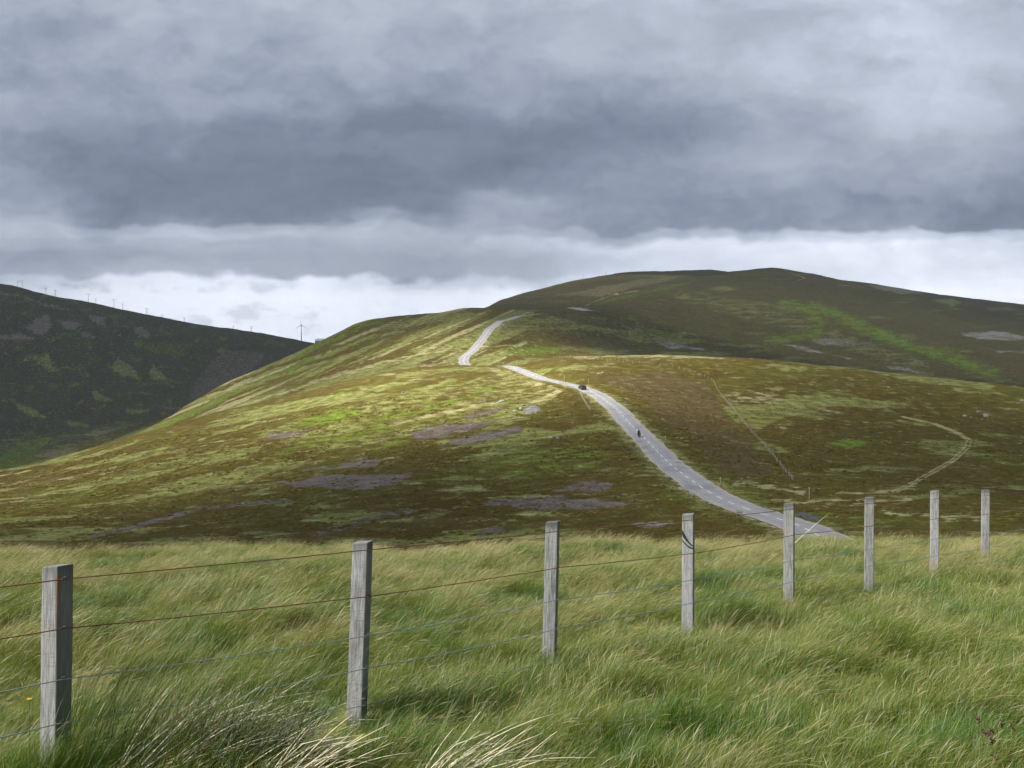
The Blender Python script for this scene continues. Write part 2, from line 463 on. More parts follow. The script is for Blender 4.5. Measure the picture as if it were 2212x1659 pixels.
# left valley side
for p in ([(49,703),(78,688),(105,674),(112,701),(102,721),(71,723)], [(124,693),(152,691),(179,701),(162,711),(142,711)],
          [(168,722),(190,716),(210,725),(193,733),(176,732)], [(281,706),(305,706),(328,720),(318,732),(295,728)],
          [(-60,718),(41,721),(78,735),(34,737),(-60,732)], [(190,678),(230,684),(233,708),(217,705),(200,694)]):
    poly('burnt', p, 1.0, D, 3, .3)
poly('burnt', [(405,870),(415,845),(428,812),(470,765),(491,755),(572,760),(545,800),(480,850),(420,890)], 0.45, D)
for p in ([(41,772),(102,762),(115,786),(139,806),(112,806),(78,789)], [(240,796),(254,772),(278,789),(301,816),(261,815)],
          [(317,806),(328,786),(355,806),(383,825),(328,820)], [(196,843),(210,843),(244,865),(207,864)], [(267,881),(325,884),(305,894),(271,896)],
          [(10,860),(60,880),(110,905),(60,900)], [(140,910),(200,915),(190,925),(150,922)]):
    poly('grass', p, 0.7, D, 2, .3)
stroke('pale', [(-80,615),(0,630),(51,644),(102,661),(152,671)], 6, 0.5, D)
stroke('pale', [(20,610),(150,650),(260,690)], 2.5, 0.35, (1300, 1800))
poly('lush', [(288,735),(400,742),(406,772),(322,762)], 0.4, D)
poly('grass', [(-80,950),(130,936),(300,908),(230,955),(60,1010),(-80,1030)], .55, (800, 1290), 6, .6)
poly('lush', [(34,952),(129,938),(68,985),(51,1016),(-60,1023),(20,972)], 0.75, (700, 1300), 4, .4)
poly('pale', [(58,982),(162,965),(135,989),(85,990)], 0.5, (700, 1300))
poly('pale', [(156,938),(257,925),(217,942)], 0.5, (700, 1300))
# second slope
for c, p, w, s in (('lush', [(300,950),(400,898),(508,848),(609,806),(720,752)], 10, .9), ('heath', [(389,872),(575,800),(749,742)], 7, 1), ('grass', [(400,874),(508,843),(609,810),(749,769)], 9, .9),
                   ('pale', [(560,866),(650,836),(749,806),(860,775),(980,752)], 5, .9), ('heath', [(470,900),(575,870),(677,847),(760,822)], 8, 1), ('pale', [(700,815),(800,790),(900,770)], 6, .6),
                   ('heath', [(620,838),(720,804),(820,776),(900,762)], 7, 1), ('lush', [(640,775),(700,742),(790,703),(830,694)], 9, .8), ('heath', [(700,760),(800,722),(900,706)], 6, .8),
                   ('heath', [(930,700),(965,692)], 9, .9), ('grass', [(830,705),(930,690),(1020,680)], 18, .7), ('pale', [(860,800),(920,788),(985,784)], 6, .6)):
    stroke(c, p, w, s, (470, 900))
# front slope, left of the road
poly('grass', [(540,940),(700,884),(850,852),(1000,818),(1110,800),(1195,846),(1150,884),(1000,925),(850,962),(690,975)], .78, FR, 10, .55)
poly('lush', [(760,905),(900,868),(1010,835),(1090,815),(1160,845),(1060,885),(930,915),(800,945)], .40, FR, 10, .6)
stroke('grass', [(60,1075),(250,1030),(430,985),(560,955)], 16, .6, FR, 1, .4, .6)
stroke('grass', [(150,1105),(330,1065),(520,1020),(640,990)], 12, .55, FR, 1, .4, .6)
for p, s in (([(572,946),(590,936),(700,924),(650,936),(612,949)], .9), ([(890,936),(921,921),(987,916),(1068,908),(1043,924),(987,936),(909,955)], .9),
          ([(953,961),(987,946),(1131,918),(1131,933),(1081,943),(1006,961)], 1), ([(997,902),(1012,894),(1112,874),(1081,886),(1031,902)], .9),
          ([(597,1014),(718,1008),(775,989),(828,993),(815,1008),(734,1014)], .9), ([(590,1039),(643,1038),(700,1025),(906,1024),(878,1036),(800,1061),(693,1053),(637,1053)], 1),
          ([(1025,1092),(1068,1077),(1210,1074),(1330,1082),(1400,1090),(1210,1102),(1140,1101),(1105,1092)], 1), ([(1167,1064),(1279,1035),(1333,1047),(1301,1062)], .9)):
    poly('burnt', p, s, FR, 4.0, .22)
stroke('burnt', [(200,1158),(290,1138),(345,1122),(430,1100),(520,1090),(634,1082)], 10, .9, FR)
stroke('burnt', [(693,1152),(800,1121),(887,1102)], 15, .7, FR)
stroke('burnt', [(1034,1152),(1168,1130)], 10, .9, FR)
for p, s in (([(631,924),(668,905),(706,886),(775,883),(775,899),(718,914),(656,925)], 1), ([(809,971),(846,955),(887,944),(897,954),(856,964)], .9),
             ([(985,852),(1040,818),(1100,814),(1150,840),(1190,850),(1130,868),(1060,880)], .55), ([(958,1013),(1145,969),(1286,960),(1333,985),(1270,1016),(1145,1035)], .55),
             ([(1216,1130),(1313,1113),(1447,1093),(1471,1100),(1330,1130)], .5), ([(1420,1070),(1500,1065),(1590,1100),(1640,1130),(1540,1120)], .55)):
    poly('lush', p, s, FR, 6, .5)
stroke('lush', [(600,978),(700,952),(800,932),(900,906),(1000,886),(1100,864)], 11, .8, FR)
stroke('pale', [(840,918),(940,896),(1060,872)], 8, .8, FR)
stroke('grass', [(860,812),(930,803),(1000,797),(1090,800)], 12, .8, FR, 1, .4, .4)
poly('pale', [(940,862),(1040,818),(1105,803),(1195,846),(1150,872),(1050,888)], .42, FR, 8, .7)  # paler colour painted into the sunlit pool to make it look brighter
stroke('pale', [(1060,800),(1110,806),(1150,824),(1200,838)], 9, .6, FR)
stroke('lush', [(800,908),(900,893),(1000,860),(1060,836)], 9, .8, FR)
stroke('pale', [(0,1060),(160,1030),(330,985),(520,945)], 5, .5, FR)
stroke('lush', [(0,1110),(110,1085),(220,1060)], 16, .5, FR)
for p in ([(793,849),(831,842),(981,808),(960,822),(862,849)], [(965,830),(1050,805),(1000,827)], [(1133,919),(1176,878),(1202,849),(1255,846),(1286,888),(1261,913),(1214,932)],
          [(1299,1025),(1338,1013),(1362,1018),(1338,1040),(1294,1040)], [(1313,1064),(1350,1052),(1415,1050),(1435,1064),(1350,1079)], [(1094,1125),(1216,1113),(1400,1098),(1350,1110),(1216,1128),(1094,1145)],
          [(640,895),(690,900),(720,890),(680,886)], [(860,985),(960,970),(1060,965),(1010,985),(900,1000)], [(300,1080),(480,1055),(590,1050),(500,1075),(360,1100)],
          [(930,1120),(1080,1098),(1130,1105),(1060,1140),(960,1145)], [(380,1140),(560,1115),(700,1100),(640,1135),(500,1155)], [(1430,1085),(1490,1080),(1500,1092),(1440,1095)]):
    poly('heath', p, .9, FR)
poly('rock', [(1134,895),(1145,878),(1170,880),(1161,891)], .9, FR)
stroke('pale', [(1155,872),(1185,854),(1206,845)], 11, .9, FR)
poly('rock', [(1362,1137),(1381,1125),(1469,1127),(1445,1137),(1396,1143)], .5, FR)
# right of the road
poly('brown', [(1296,818),(1430,800),(1530,830),(1548,862),(1650,985),(1692,1030),(1600,1036),(1490,960),(1390,862)], .9, FR, 6)
for p, s in (([(1557,854),(1607,844),(1656,844),(1702,867),(1646,874),(1580,870)], .7), ([(1729,887),(1778,877),(1838,877),(1828,890),(1748,894)], .6), ([(1666,920),(1712,907),(1722,923),(1692,928)], .6)):
    poly('pale', p, s, FR, 7, .7)
poly('lush', [(1788,962),(1814,950),(1864,948),(1871,963),(1828,971)], .8, FR, 4)
poly('lush', [(2090,985),(2170,990),(2212,1010),(2150,1000)], .6, FR, 4)
poly('grass', [(1560,875),(1640,885),(1700,900),(1640,930),(1590,910)], .6, FR, 5)
stroke('lush', [(1560,1040),(1700,1110),(1900,1125),(2212,1115)], 30, .55, FR, 1, .4, .6)
for p in ([(1590,1042),(1660,1048),(1735,1062)], [(1700,1082),(1800,1086),(1960,1082)], [(1810,1064),(1900,1062),(1970,1052)], [(1900,1107),(2010,1114),(2110,1120)]):
    stroke('pale', p, 13, 1.0, FR, 1.5, .4, .95)
trk = [(1795,841),(1847,857),(1894,877),(1953,900),(2012,913),(2065,933),(2092,950),(2088,966),(2059,992),(2026,1012),(1973,1042),(1930,1062)]
stroke('grass', trk, 7, .7, FR, .4)
stroke('pale', [(u - 3, v) for u, v in trk[3:]], 3.4, 1.2, FR, .15, .5, .1)
stroke('pale', [(u + 6, v + 1) for u, v in trk[4:]], 3.4, 1.1, FR, .15, .5, .1)
stroke('pale', [(1240,772),(1330,769),(1420,768),(1560,773)], 7, .8, (380, 460))
# far hill
for p in ([(1739,730),(1781,729),(1884,742),(1894,747),(1805,747),(1762,743)], [(1692,745),(1729,747),(1785,765),(1748,762)], [(1791,768),(1841,775),(1828,778)],
          [(2075,719),(2102,716),(2174,717),(2260,738),(2115,734)], [(2131,750),(2144,758),(2260,758),(2154,762)], [(1904,790),(1943,790),(2022,810),(1986,806)], [(1401,735),(1458,741),(1548,760),(1442,752)]):
    poly('rock', p, .85, (640, 3300), 2.5, .45)
stroke('grass', [(1480,640),(1600,668),(1720,700),(1860,745),(2000,790)], 34, .6, (640, 3300), 2.5, .2, .8)
stroke('grass', [(1130,700),(1230,700),(1340,712),(1440,735)], 24, .7, (640, 1500), 2, .2, .6)
stroke('lush', [(1700,660),(1795,673),(1828,692),(1877,715),(1927,732),(1976,748),(2059,775),(2141,805)], 28, .95, (640, 3300), 2.0, .2, .55)
stroke('lush', [(1748,682),(1768,696),(1762,715),(1696,732),(1653,739)], 24, .85, (640, 3300), 2.0, .2, .55)
stroke('grass', [(1560,645),(1640,655),(1720,668)], 8, .5, (640, 3300))
poly('grass', [(2009,649),(2059,644),(2078,653),(2059,663)], .9, (1300, 3300))
poly('pale', [(1861,613),(1943,620),(1999,636),(1943,636)], .6, (1300, 3300))
poly('pale', [(2120,662),(2180,664),(2212,672),(2140,672)], .4, (1300, 3300))
poly('pale', [(1190,640),(1290,620),(1400,600),(1500,592),(1430,610),(1300,640)], .4, (1000, 3300))
stroke('lush', [(1290,655),(1350,640),(1440,622),(1490,612)], 7, .5, (900, 3300))
stroke('gravel', [(1696,583),(1738,600),(1712,610)], 2.2, .6, (1500, 3300), .2)
stroke('lush', [(1364,688),(1411,716),(1442,725)], 13, .6, MID)
poly('lush', [(1083,757),(1145,744),(1208,750),(1214,763),(1145,769),(1098,766)], .6, MID)
for p in ([(1148,735),(1208,719),(1286,716),(1395,741),(1380,760),(1177,744)], [(1195,685),(1255,683),(1373,713),(1301,707)], [(1090,770),(1180,768),(1230,773),(1120,776)]):
    poly('heath', p, .9, MID)
poly('rock', [(1086,702),(1100,704),(1098,709),(1086,708)], .8, MID)
stroke('gravel', [(1264,660),(1298,646),(1330,636),(1380,628)], 2.4, .6, (850, 2000), .2)
poly('gravel', [(1322,633),(1335,633),(1335,639),(1322,639)], .8, (900, 2600), 1)
stroke('gravel', [(1375,703),(1395,725),(1410,735)], 3, .6, MID, .4)
# verges beside the tarmac
gd = GD.ravel() + fbm(fx / 2.2, fy / 2.2, 2, 70) * 1.2
k = np.where(gd < 16)[0]
vg = (1 - sstep(0.8, 4.0, gd[k]))
put('grass', k, 0.7 * vg); VEG['pale'][k] = np.maximum(VEG['pale'][k], 0.25 * vg)
put('gravel', k, .9 * (1 - sstep(0.0, 0.8, gd[k])))
# knoll
kn = fy < 40
for c in VEG: VEG[c][kn] = 0
VEG['grass'][kn] = 0.9

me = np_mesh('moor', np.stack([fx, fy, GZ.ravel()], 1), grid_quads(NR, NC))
cattr(me, 'veg_a', np.stack([VEG['grass'], VEG['pale'], VEG['burnt'], VEG['lush']], 1))
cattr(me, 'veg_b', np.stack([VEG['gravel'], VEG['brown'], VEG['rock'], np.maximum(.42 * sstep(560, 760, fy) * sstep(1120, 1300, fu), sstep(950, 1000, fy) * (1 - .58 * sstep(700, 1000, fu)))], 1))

m = new_mat('moorland'); t = NT(m)
pos = t.add('NewGeometry').outputs['Position']
a = t.attr('veg_a'); b = t.attr('veg_b')
sa = t.add('SeparateColor', {'Color': a.outputs['Color']}); sb = t.add('SeparateColor', {'Color': b.outputs['Color']})
nf = t.noise(1.6, pos, 4, 0.65)            # tussocks
nm = t.noise(0.28, pos, 4, 0.62)
nl = t.noise(0.035, pos, 3, 0.6)
nw = t.math('ADD', t.math('MULTIPLY', nm, 0.55), t.math('MULTIPLY', nf, 0.45))
def cut(v, lo=0.12, hi=1.05):
    """ragged edge: mask broken by the tussock noise"""
    s = t.math('ADD', v, t.math('MULTIPLY', t.math('SUBTRACT', nw, 0.5), 2.5))
    return t.ramp(s, lo, hi)
def jit(dark, light, src):
    return t.mix(t.ramp(src, 0.32, 0.68), dark, light)
heather = t.mix(t.ramp(nl, 0.35, 0.68), jit((.050, .036, .008), (.115, .080, .013), nw), jit((.060, .050, .009), (.120, .105, .016), nw))
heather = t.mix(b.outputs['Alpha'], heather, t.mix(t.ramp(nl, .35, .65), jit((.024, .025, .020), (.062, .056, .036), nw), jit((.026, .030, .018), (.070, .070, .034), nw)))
grass = jit((.105, .118, .030), (.245, .252, .078), nw)
pale = jit((.20, .18, .075), (.40, .37, .19), nw)
burnt = jit((.075, .060, .052), (.200, .168, .148), t.math('ADD', t.math('MULTIPLY', nf, .7), t.math('MULTIPLY', nm, .3)))
lush = jit((.070, .115, .010), (.150, .215, .020), nw)
brown = jit((.060, .040, .016), (.125, .088, .036), nw)
gravel = jit((.30, .23, .14), (.47, .38, .25), nf)
rock = jit((.11, .10, .09), (.40, .38, .345), nf)
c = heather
c = t.mix(t.math('MULTIPLY', cut(sb.outputs[1]), 0.85), c, brown)
c = t.mix(cut(sa.outputs[0]), c, grass)
c = t.mix(cut(a.outputs['Alpha']), c, lush)
c = t.mix(cut(sa.outputs[1]), c, pale)
c = t.mix(cut(sa.outputs[2]), c, burnt)
c = t.mix(cut(sb.outputs[2]), c, rock)
c = t.mix(cut(sb.outputs[0]), c, gravel)
bsum = t.math('ADD', t.math('MULTIPLY', nm, 1.0), t.math('MULTIPLY', nf, 0.45))
bp = t.add('Bump', {'Height': bsum, 'Strength': 0.8, 'Distance': 0.9})
p = t.add('BsdfPrincipled', {'Base Color': c, 'Roughness': 0.95, 'Specular IOR Level': 0.1, 'Normal': bp.outputs[0]})
t.out(p.outputs[0])
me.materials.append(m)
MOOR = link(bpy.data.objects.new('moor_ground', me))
tag(MOOR, 'rolling heather and grass moorland', None, None, 'structure')
# ------------------------------------------------------------------ cloud cover: one sheet with thick and thin parts and gaps the sun comes through
HC = 1000.0
LV = [0, 100, 200, 300, 350, 400, 450, 475, 492, 506, 530, 560, 590, 606, 640, 700, 745]
LU = [-400, 0, 300, 600, 900, 1106, 1400, 1700, 2000, 2212, 2600]
LT = np.array([
 [.36,.37,.38,.43,.43,.43,.45,.45,.52,.45,.42], [.30,.31,.34,.34,.34,.35,.38,.44,.54,.43,.40], [.28,.28,.28,.27,.26,.27,.29,.40,.48,.38,.36],
 [.27,.27,.22,.20,.19,.185,.20,.31,.37,.33,.32], [.27,.27,.195,.18,.175,.175,.25,.33,.31,.29,.28], [.28,.28,.185,.172,.172,.205,.27,.29,.28,.245,.24],
 [.30,.30,.20,.172,.20,.28,.26,.245,.245,.20,.20], [.36,.36,.24,.19,.30,.27,.245,.24,.24,.20,.20], [.38,.39,.36,.33,.38,.27,.24,.25,.26,.21,.20],
 [.38,.39,.39,.41,.39,.34,.34,.43,.50,.42,.40], [.36,.36,.36,.36,.36,.46,.60,.68,.68,.60,.56], [.30,.30,.32,.34,.34,.37,.56,.70,.72,.66,.62],
 [.33,.33,.42,.37,.34,.39,.60,.66,.76,.73,.70], [.42,.45,.76,.80,.58,.55,.66,.68,.82,.82,.78], [.50,.56,.84,.88,.80,.86,.92,.92,.92,.88,.85],
 [.62,.70,.84,.86,.90,.92,.92,.92,.92,.90,.88], [.75,.80,.86,.90,.92,.92,.92,.92,.92,.92,.90]])
def cloud_z(y):
    y = np.asarray(y, float)
    t = np.clip((y - 5600) / 3600, 0, 1.35)
    return HC - 1050 * t ** 1.35
def bilin(u, v):
    ui = np.clip(np.searchsorted(LU, u) - 1, 0, len(LU) - 2); vi = np.clip(np.searchsorted(LV, v) - 1, 0, len(LV) - 2)
    LUa, LVa = np.array(LU, float), np.array(LV, float)
    s = np.clip((u - LUa[ui]) / (LUa[ui + 1] - LUa[ui]), 0, 1); w = np.clip((v - LVa[vi]) / (LVa[vi + 1] - LVa[vi]), 0, 1)
    s = s * s * (3 - 2 * s); w = w * w * (3 - 2 * w)
    return (LT[vi, ui] * (1 - s) + LT[vi, ui + 1] * s) * (1 - w) + (LT[vi + 1, ui] * (1 - s) + LT[vi + 1, ui + 1] * s) * w
def thickness(x, y, z):
    """light let through by the cloud at a point of the sheet"""
    u = UC + F * x / np.maximum(y, 200); v = VH - F * z / np.maximum(y, 200)
    low = sstep(470, 640, v)
    du = 60 * fbm(u / 240, v / 130, 4, 80) + 24 * fbm(u / 60, v / 42, 3, 81)
    dv = 38 * fbm(u / 220, v / 120, 4, 82) + 15 * fbm(u / 62, v / 40, 3, 83)
    k = 0.4 + 0.6 * (1 - low)
    L = bilin(u + du, v + dv * np.where(v > 440, 0.75, 1.1))
    n = 0.20 * fbm(u / 330, v / 180, 5, 84, 0.58) + 0.06 * fbm(u / 90, v / 60, 4, 85, 0.6)
    # heaped cloud in the bright gap
    puff = np.abs(fbm(u / 120, v / 78, 5, 86, 0.6)) * 1.5 - .22 + .5 * fbm(u / 260, v / 110, 2, 89)
    Ll = L * (1 + 0.12 * puff) - 0.24 * sstep(0.0, 0.55, puff) * sstep(590, 625, v) * (.45 + .55 * sstep(1200, 700, u))
    q = np.tanh(1.7 * fbm(u / 170 + du / 90, v / 95 + dv / 60, 6, 87, .6))
    wisp = 1 - 2 * np.abs(fbm(u / 210 + du / 70, v / 120 + dv / 45, 5, 88, .6))
    L = L * (1 + n + .15 * q + .08 * wisp) * (1 - low) + Ll * (1 + .05 * q) * low
    L = L * (1.04 - .12 * sstep(240, 0, v))
    L = L * (1 - .11 * sstep(.36, .20, L))
    return np.clip(L, 0.10, 1.0)

# front part, columns fanning out ahead; the rest of the sheet overhead
yq = np.exp(np.linspace(math.log(1900), math.log(10200), 6000)); vq = VH - F * cloud_z(yq) / yq
fy_ = np.interp(np.concatenate([np.arange(-145, 300, 2.6), np.arange(300, 780, 1.9), np.arange(780, 900, 12)]), vq, yq); fy_[0] = 2000.0
fs_ = np.concatenate([np.linspace(-2.4, -0.62, 60)[:-1], np.linspace(-0.62, 0.62, 720), np.linspace(0.62, 2.4, 60)[1:]])
CY = np.repeat(fy_[:, None], len(fs_), 1); CX = fs_[None, :] * CY
CZ = cloud_z(CY)
ct = thickness(CX, CY, CZ)
c1 = np.stack([CX.ravel(), CY.ravel(), CZ.ravel()], 1); q1 = grid_quads(len(fy_), len(fs_))
oy = np.linspace(-5200, 2000, 361); ox = np.linspace(-4800, 4800, 481)
OX, OY = np.meshgrid(ox, oy)
ot = np.clip(0.36 + 0.16 * fbm(OX / 900, OY / 900, 5, 90), 0.12, 0.9)
w = sstep(1300, 1990, OY)
ot = ot * (1 - w) + thickness(OX, np.maximum(OY, 1300), np.full(OX.shape, HC)) * w
c2 = np.stack([OX.ravel(), OY.ravel(), np.full(OX.size, HC)], 1); q2 = grid_quads(len(oy), len(ox)) + len(c1)
cco = np.vstack([c1, c2])
# gaps: sunlit ground surveyed in the photograph (column, row, share of sun), carried up the sun's rays to the sheet
SUNLIT = [(1000,830,1.0),(1100,840,1.0),(1060,815,1.0),(900,850,1.0),(950,880,.95),(800,870,.95),(850,910,.85),(700,900,.9),(600,910,.72),(500,920,.62),(400,950,.58),(1230,832,1.0),(1262,838,1.0),(1150,812,1.0),(1180,840,1.0),
  (1110,865,1.0),(1160,870,.9),(1200,880,.18),(1300,870,.45),(1290,852,.8),(1345,896,.42),(1383,937,.40),(1432,988,.36),(1480,1030,.34),(1540,1068,.34),(1650,1110,.34),
  (1050,920,.62),(950,950,.30),(850,960,.34),(750,960,.5),(650,965,.52),(500,985,.52),(300,1000,.54),(150,1030,.54),(20,1060,.56),(100,1100,.55),(300,1060,.45),(450,1040,.42),(600,1010,.4),
  (1100,950,.22),(1000,990,.14),(850,1010,.15),(1200,960,.10),(1300,1000,.18),(1150,1010,.16),(700,1050,.12),(500,1090,.08),(300,1110,.15),(150,1140,.3),(1000,1060,.08),(1250,1060,.14),(850,1110,.06),(1100,1110,.06),(650,1130,.05),(1350,1110,.2),(450,1140,.06),
  (1330,830,.8),(1250,800,.95),(1400,775,.85),(1320,790,.8),(1500,780,.7),(1450,850,.28),(1400,900,.25),(1500,950,.2),(1580,1000,.2),(1600,790,.5),(1650,850,.26),(1800,830,.28),(1800,900,.22),(2000,870,.2),(2000,950,.18),(2150,850,.4),(2150,950,.16),(1750,1000,.16),(1900,1050,.18),(2100,1050,.15),(1750,1100,.3),(2000,1115,.25),
  (1010,775,1.0),(1030,745,.9),(1060,710,.6),(960,775,.85),(900,785,.6),(1080,760,.85),(1150,755,.55),(1100,690,.25),(1060,690,.4),(800,805,.45),(700,820,.4),(600,830,.45),(500,860,.5),(400,890,.5),(950,710,.22),(850,720,.2),(750,755,.3),(650,780,.25),(1000,680,.12),(870,690,.1),(1200,720,.06),(1300,740,.06),(1150,680,.1),(1300,690,.06),(1400,740,.05)]
G = [np.append(spot(u, v, 70, 5000), s) for u, v, s in SUNLIT]
G += [np.array([x, y, -2.5, 0.74]) for x in (-22, -8, 6, 20) for y in (-16, 2, 12, 26)]
G += [np.array([x, y, 20.0, 0.06]) for x in (-700, -500, -300) for y in (1000, 1300, 1700)]
G += [np.array([x, y, 60.0, 0.28]) for x in (300, 600, 900) for y in (1000, 1300, 1700)]
G += [np.array([x, y, 50.0, s]) for x, y, s in ((900, 2600, .42), (300, 2200, .36), (1400, 3000, .6), (500, 1500, .32), (-600, 1600, .04))]
G += [np.array([x, y, -10.0, 0.1]) for x in (-260, 260) for y in (-150, 0, 60)]
G = np.array(G)
G[:, 3] = G[:, 3] ** 1.3
GS = G[:, :3] + SDIR[None, :] * ((HC - G[:, 2]) / SDIR[2])[:, None]
sig = 9 + 0.055 * np.hypot(G[:, 0], G[:, 1])
# fine lattice for the part of the sheet that shades the ground in view
bx0, bx1 = GS[:, 0].min() - 250, GS[:, 0].max() + 250; by0, by1 = GS[:, 1].min() - 200, min(GS[:, 1].max() + 250, 1990)
def gap_at(x, y):
    num = np.full(x.shape, 0.06 * 0.02); den = np.full(x.shape, 0.02)
    xw = x + 14 * fbm(x / 70, y / 70, 3, 95); yw = y + 14 * fbm(x / 70, y / 70, 3, 96)
    for (gx, gy, _), s, sg in zip(GS, G[:, 3], sig):
        d2 = ((xw - gx) ** 2 + (yw - gy) ** 2) / (2 * sg * sg)
        k = np.exp(-np.minimum(d2, 30)) / sg * 20
        num += k * s; den += k
    return np.clip(num / den, 0, 1)
keep2 = ~((OX > bx0) & (OX < bx1) & (OY > by0) & (OY < by1))
nf_ = (int((bx1 - bx0) / 7), int((by1 - by0) / 7))
# snap the window to the coarse lattice so the pieces butt
ix0, ix1 = np.searchsorted(ox, bx0), np.searchsorted(ox, bx1) - 1; iy0, iy1 = np.searchsorted(oy, by0), np.searchsorted(oy, by1) - 1
qi = np.arange((len(oy) - 1) * (len(ox) - 1)); r_, c_ = qi // (len(ox) - 1), qi % (len(ox) - 1)
q2 = q2[~((r_ >= iy0) & (r_ < iy1) & (c_ >= ix0) & (c_ < ix1))]
wx = np.linspace(ox[ix0], ox[ix1], (ix1 - ix0) * 3 + 1); wy = np.linspace(oy[iy0], oy[iy1], (iy1 - iy0) * 3 + 1)
WX, WY = np.meshgrid(wx, wy)
wt = np.clip(0.36 + 0.16 * fbm(WX / 900, WY / 900, 5, 90), 0.12, 0.9)
w = sstep(1300, 1990, WY)
wt = wt * (1 - w) + thickness(WX, np.maximum(WY, 1300), np.full(WX.shape, HC)) * w
gap3 = gap_at(WX, WY)
q3 = grid_quads(len(wy), len(wx)) + len(cco)
cco = np.vstack([cco, np.stack([WX.ravel(), WY.ravel(), np.full(WX.size, HC)], 1)])
cme = np_mesh('cloud_cover', cco, np.vstack([q1, q2, q3]))
fattr(cme, 'through', np.concatenate([ct.ravel(), ot.ravel(), wt.ravel()]))
fattr(cme, 'gap', np.concatenate([np.zeros(ct.size), np.zeros(ot.size), gap3.ravel()]))
m = new_mat('cloud'); t = NT(m)
th = t.attr('through').outputs['Fac']; gp = t.attr('gap').outputs['Fac']
pos = t.add('NewGeometry').outputs['Position']
nz = t.noise(0.0022, pos, 4, 0.5, 0.2)
tv = t.math('MULTIPLY', th, t.math('ADD', 0.94, t.math('MULTIPLY', nz, 0.12)))
tint = t.mix(t.ramp(th, 0.40, 0.90), t.mix(t.ramp(th, 0.16, 0.42), (0.88, 1.045, 1.40), (0.94, 1.045, 1.21)), (1.0, 1.045, 1.145))
kf = 1.0 / (SUN_E * SDIR[2] / math.pi * EXPF)
sc = t.add('VectorMath', {0: tint, 1: (kf, kf, kf)}, operation='MULTIPLY').outputs[0]
sc2 = t.add('VectorMath', {0: sc, 'Scale': tv}, operation='SCALE').outputs[0]
tr = t.add('BsdfTranslucent', {'Color': sc2})
tp = t.add('BsdfTransparent')
mx = t.add('MixShader', {0: gp, 1: tr.outputs[0], 2: tp.outputs[0]})
t.out(mx.outputs[0])
cme.materials.append(m)
CLOUD = link(bpy.data.objects.new('cloud_sky', cme))
tag(CLOUD, 'grey broken cloud cover over the moor', None, None, 'structure')
# ------------------------------------------------------------------ road surface, markings, lay-by, tracks
def ribbon(name, line, hw, mat, lift, crown=0.0, ragged=0.0, n=7):
    d = np.gradient(line[:, :2], axis=0); d /= np.linalg.norm(d, axis=1)[:, None]
    nrm = np.stack([-d[:, 1], d[:, 0]], 1)
    s = np.arange(len(line))
    l = hw + ragged * fbm(s / 5.0, s * 0 + 3, 3, 50); r = hw + ragged * fbm(s / 5.0, s * 0 + 9, 3, 51)
    co, ss = [], np.linspace(-1, 1, n)
    for j in ss:
        w = np.where(j < 0, -l, r) * abs(j)
        co.append(np.stack([line[:, 0] - nrm[:, 0] * w, line[:, 1] - nrm[:, 1] * w, line[:, 2] + lift + crown * (1 - j * j)], 1))
    co = np.stack(co, 1)
    me = np_mesh(name, co.reshape(-1, 3), grid_quads(len(line), n))
    fattr(me, 'across', np.tile(ss, len(line)))
    me.materials.append(mat)
    return link(bpy.data.objects.new(name, me))
def tarmac_mat(name, lo, hi, edge):
    m = new_mat(name); t = NT(m)
    pos = t.add('NewGeometry').outputs['Position']
    ac = t.attr('across').outputs['Fac']
    n1, n2, n3 = t.noise(0.35, pos, 5, .6), t.noise(9.0, pos, 4), t.noise(0.12, pos, 3)
    c = t.mix(t.ramp(t.math('ADD', t.math('MULTIPLY', n1, .6), t.math('MULTIPLY', n2, .4)), .3, .7), lo, hi)
    # smoother, darker wheel lines and repair patches
    wt_ = t.math('ABSOLUTE', t.math('SUBTRACT', t.math('ABSOLUTE', ac), 0.47))
    c = t.mix(t.math('MULTIPLY', t.ramp(wt_, 0.22, 0.02), 0.28), c, tuple(v * .72 for v in lo))
    c = t.mix(t.math('MULTIPLY', t.ramp(n3, .60, .64), .45), c, tuple(v * .6 for v in lo))
    e = t.ramp(t.math('ADD', t.math('ABSOLUTE', ac), t.math('MULTIPLY', t.math('SUBTRACT', n1, .5), .35)), .86, .98)
    c = t.mix(e, c, edge)
    b = t.add('Bump', {'Height': n2, 'Strength': .3, 'Distance': .01})
    p = t.add('BsdfPrincipled', {'Base Color': c, 'Roughness': .75, 'Specular IOR Level': .35, 'Normal': b.outputs[0]})
    t.out(p.outputs[0])
    return m
TARMAC = tarmac_mat('old_tarmac', (.245, .24, .24), (.36, .355, .35), (.43, .37, .27))
road = ribbon('road', ROAD, RW, TARMAC, 0.0, 0.05, 0.45, 13)
tag(road, 'narrow grey tarmac road running over the hill', None, None, 'structure')
GRAVEL = plain('gravel', (.42, .35, .24), .95, 0, .25, 3.0, .5)
tr_ = ribbon('gravel_track', side_track, 2.6, GRAVEL, 0.06, 0.0, 0.5)
tag(tr_, 'sandy side track branching off the road', None, None, 'structure')
cp = ribbon('car_park', car_park, 5.5, TARMAC, 0.05, 0.0, 0.6)
tag(cp, 'grey surfaced pull-in higher up the hill', None, None, 'structure')
def near_road(p):
    d = np.hypot(ROAD[:, 0] - p[0], ROAD[:, 1] - p[1])
    return int(np.argmin(d))
def road_frame(i):
    d = ROAD[min(i + 2, len(ROAD) - 1)] - ROAD[max(i - 2, 0)]
    d /= np.linalg.norm(d)
    nrm = np.array([-d[1], d[0], 0]); nrm /= np.linalg.norm(nrm)      # points to the left of travel
    return ROAD[i], d, nrm
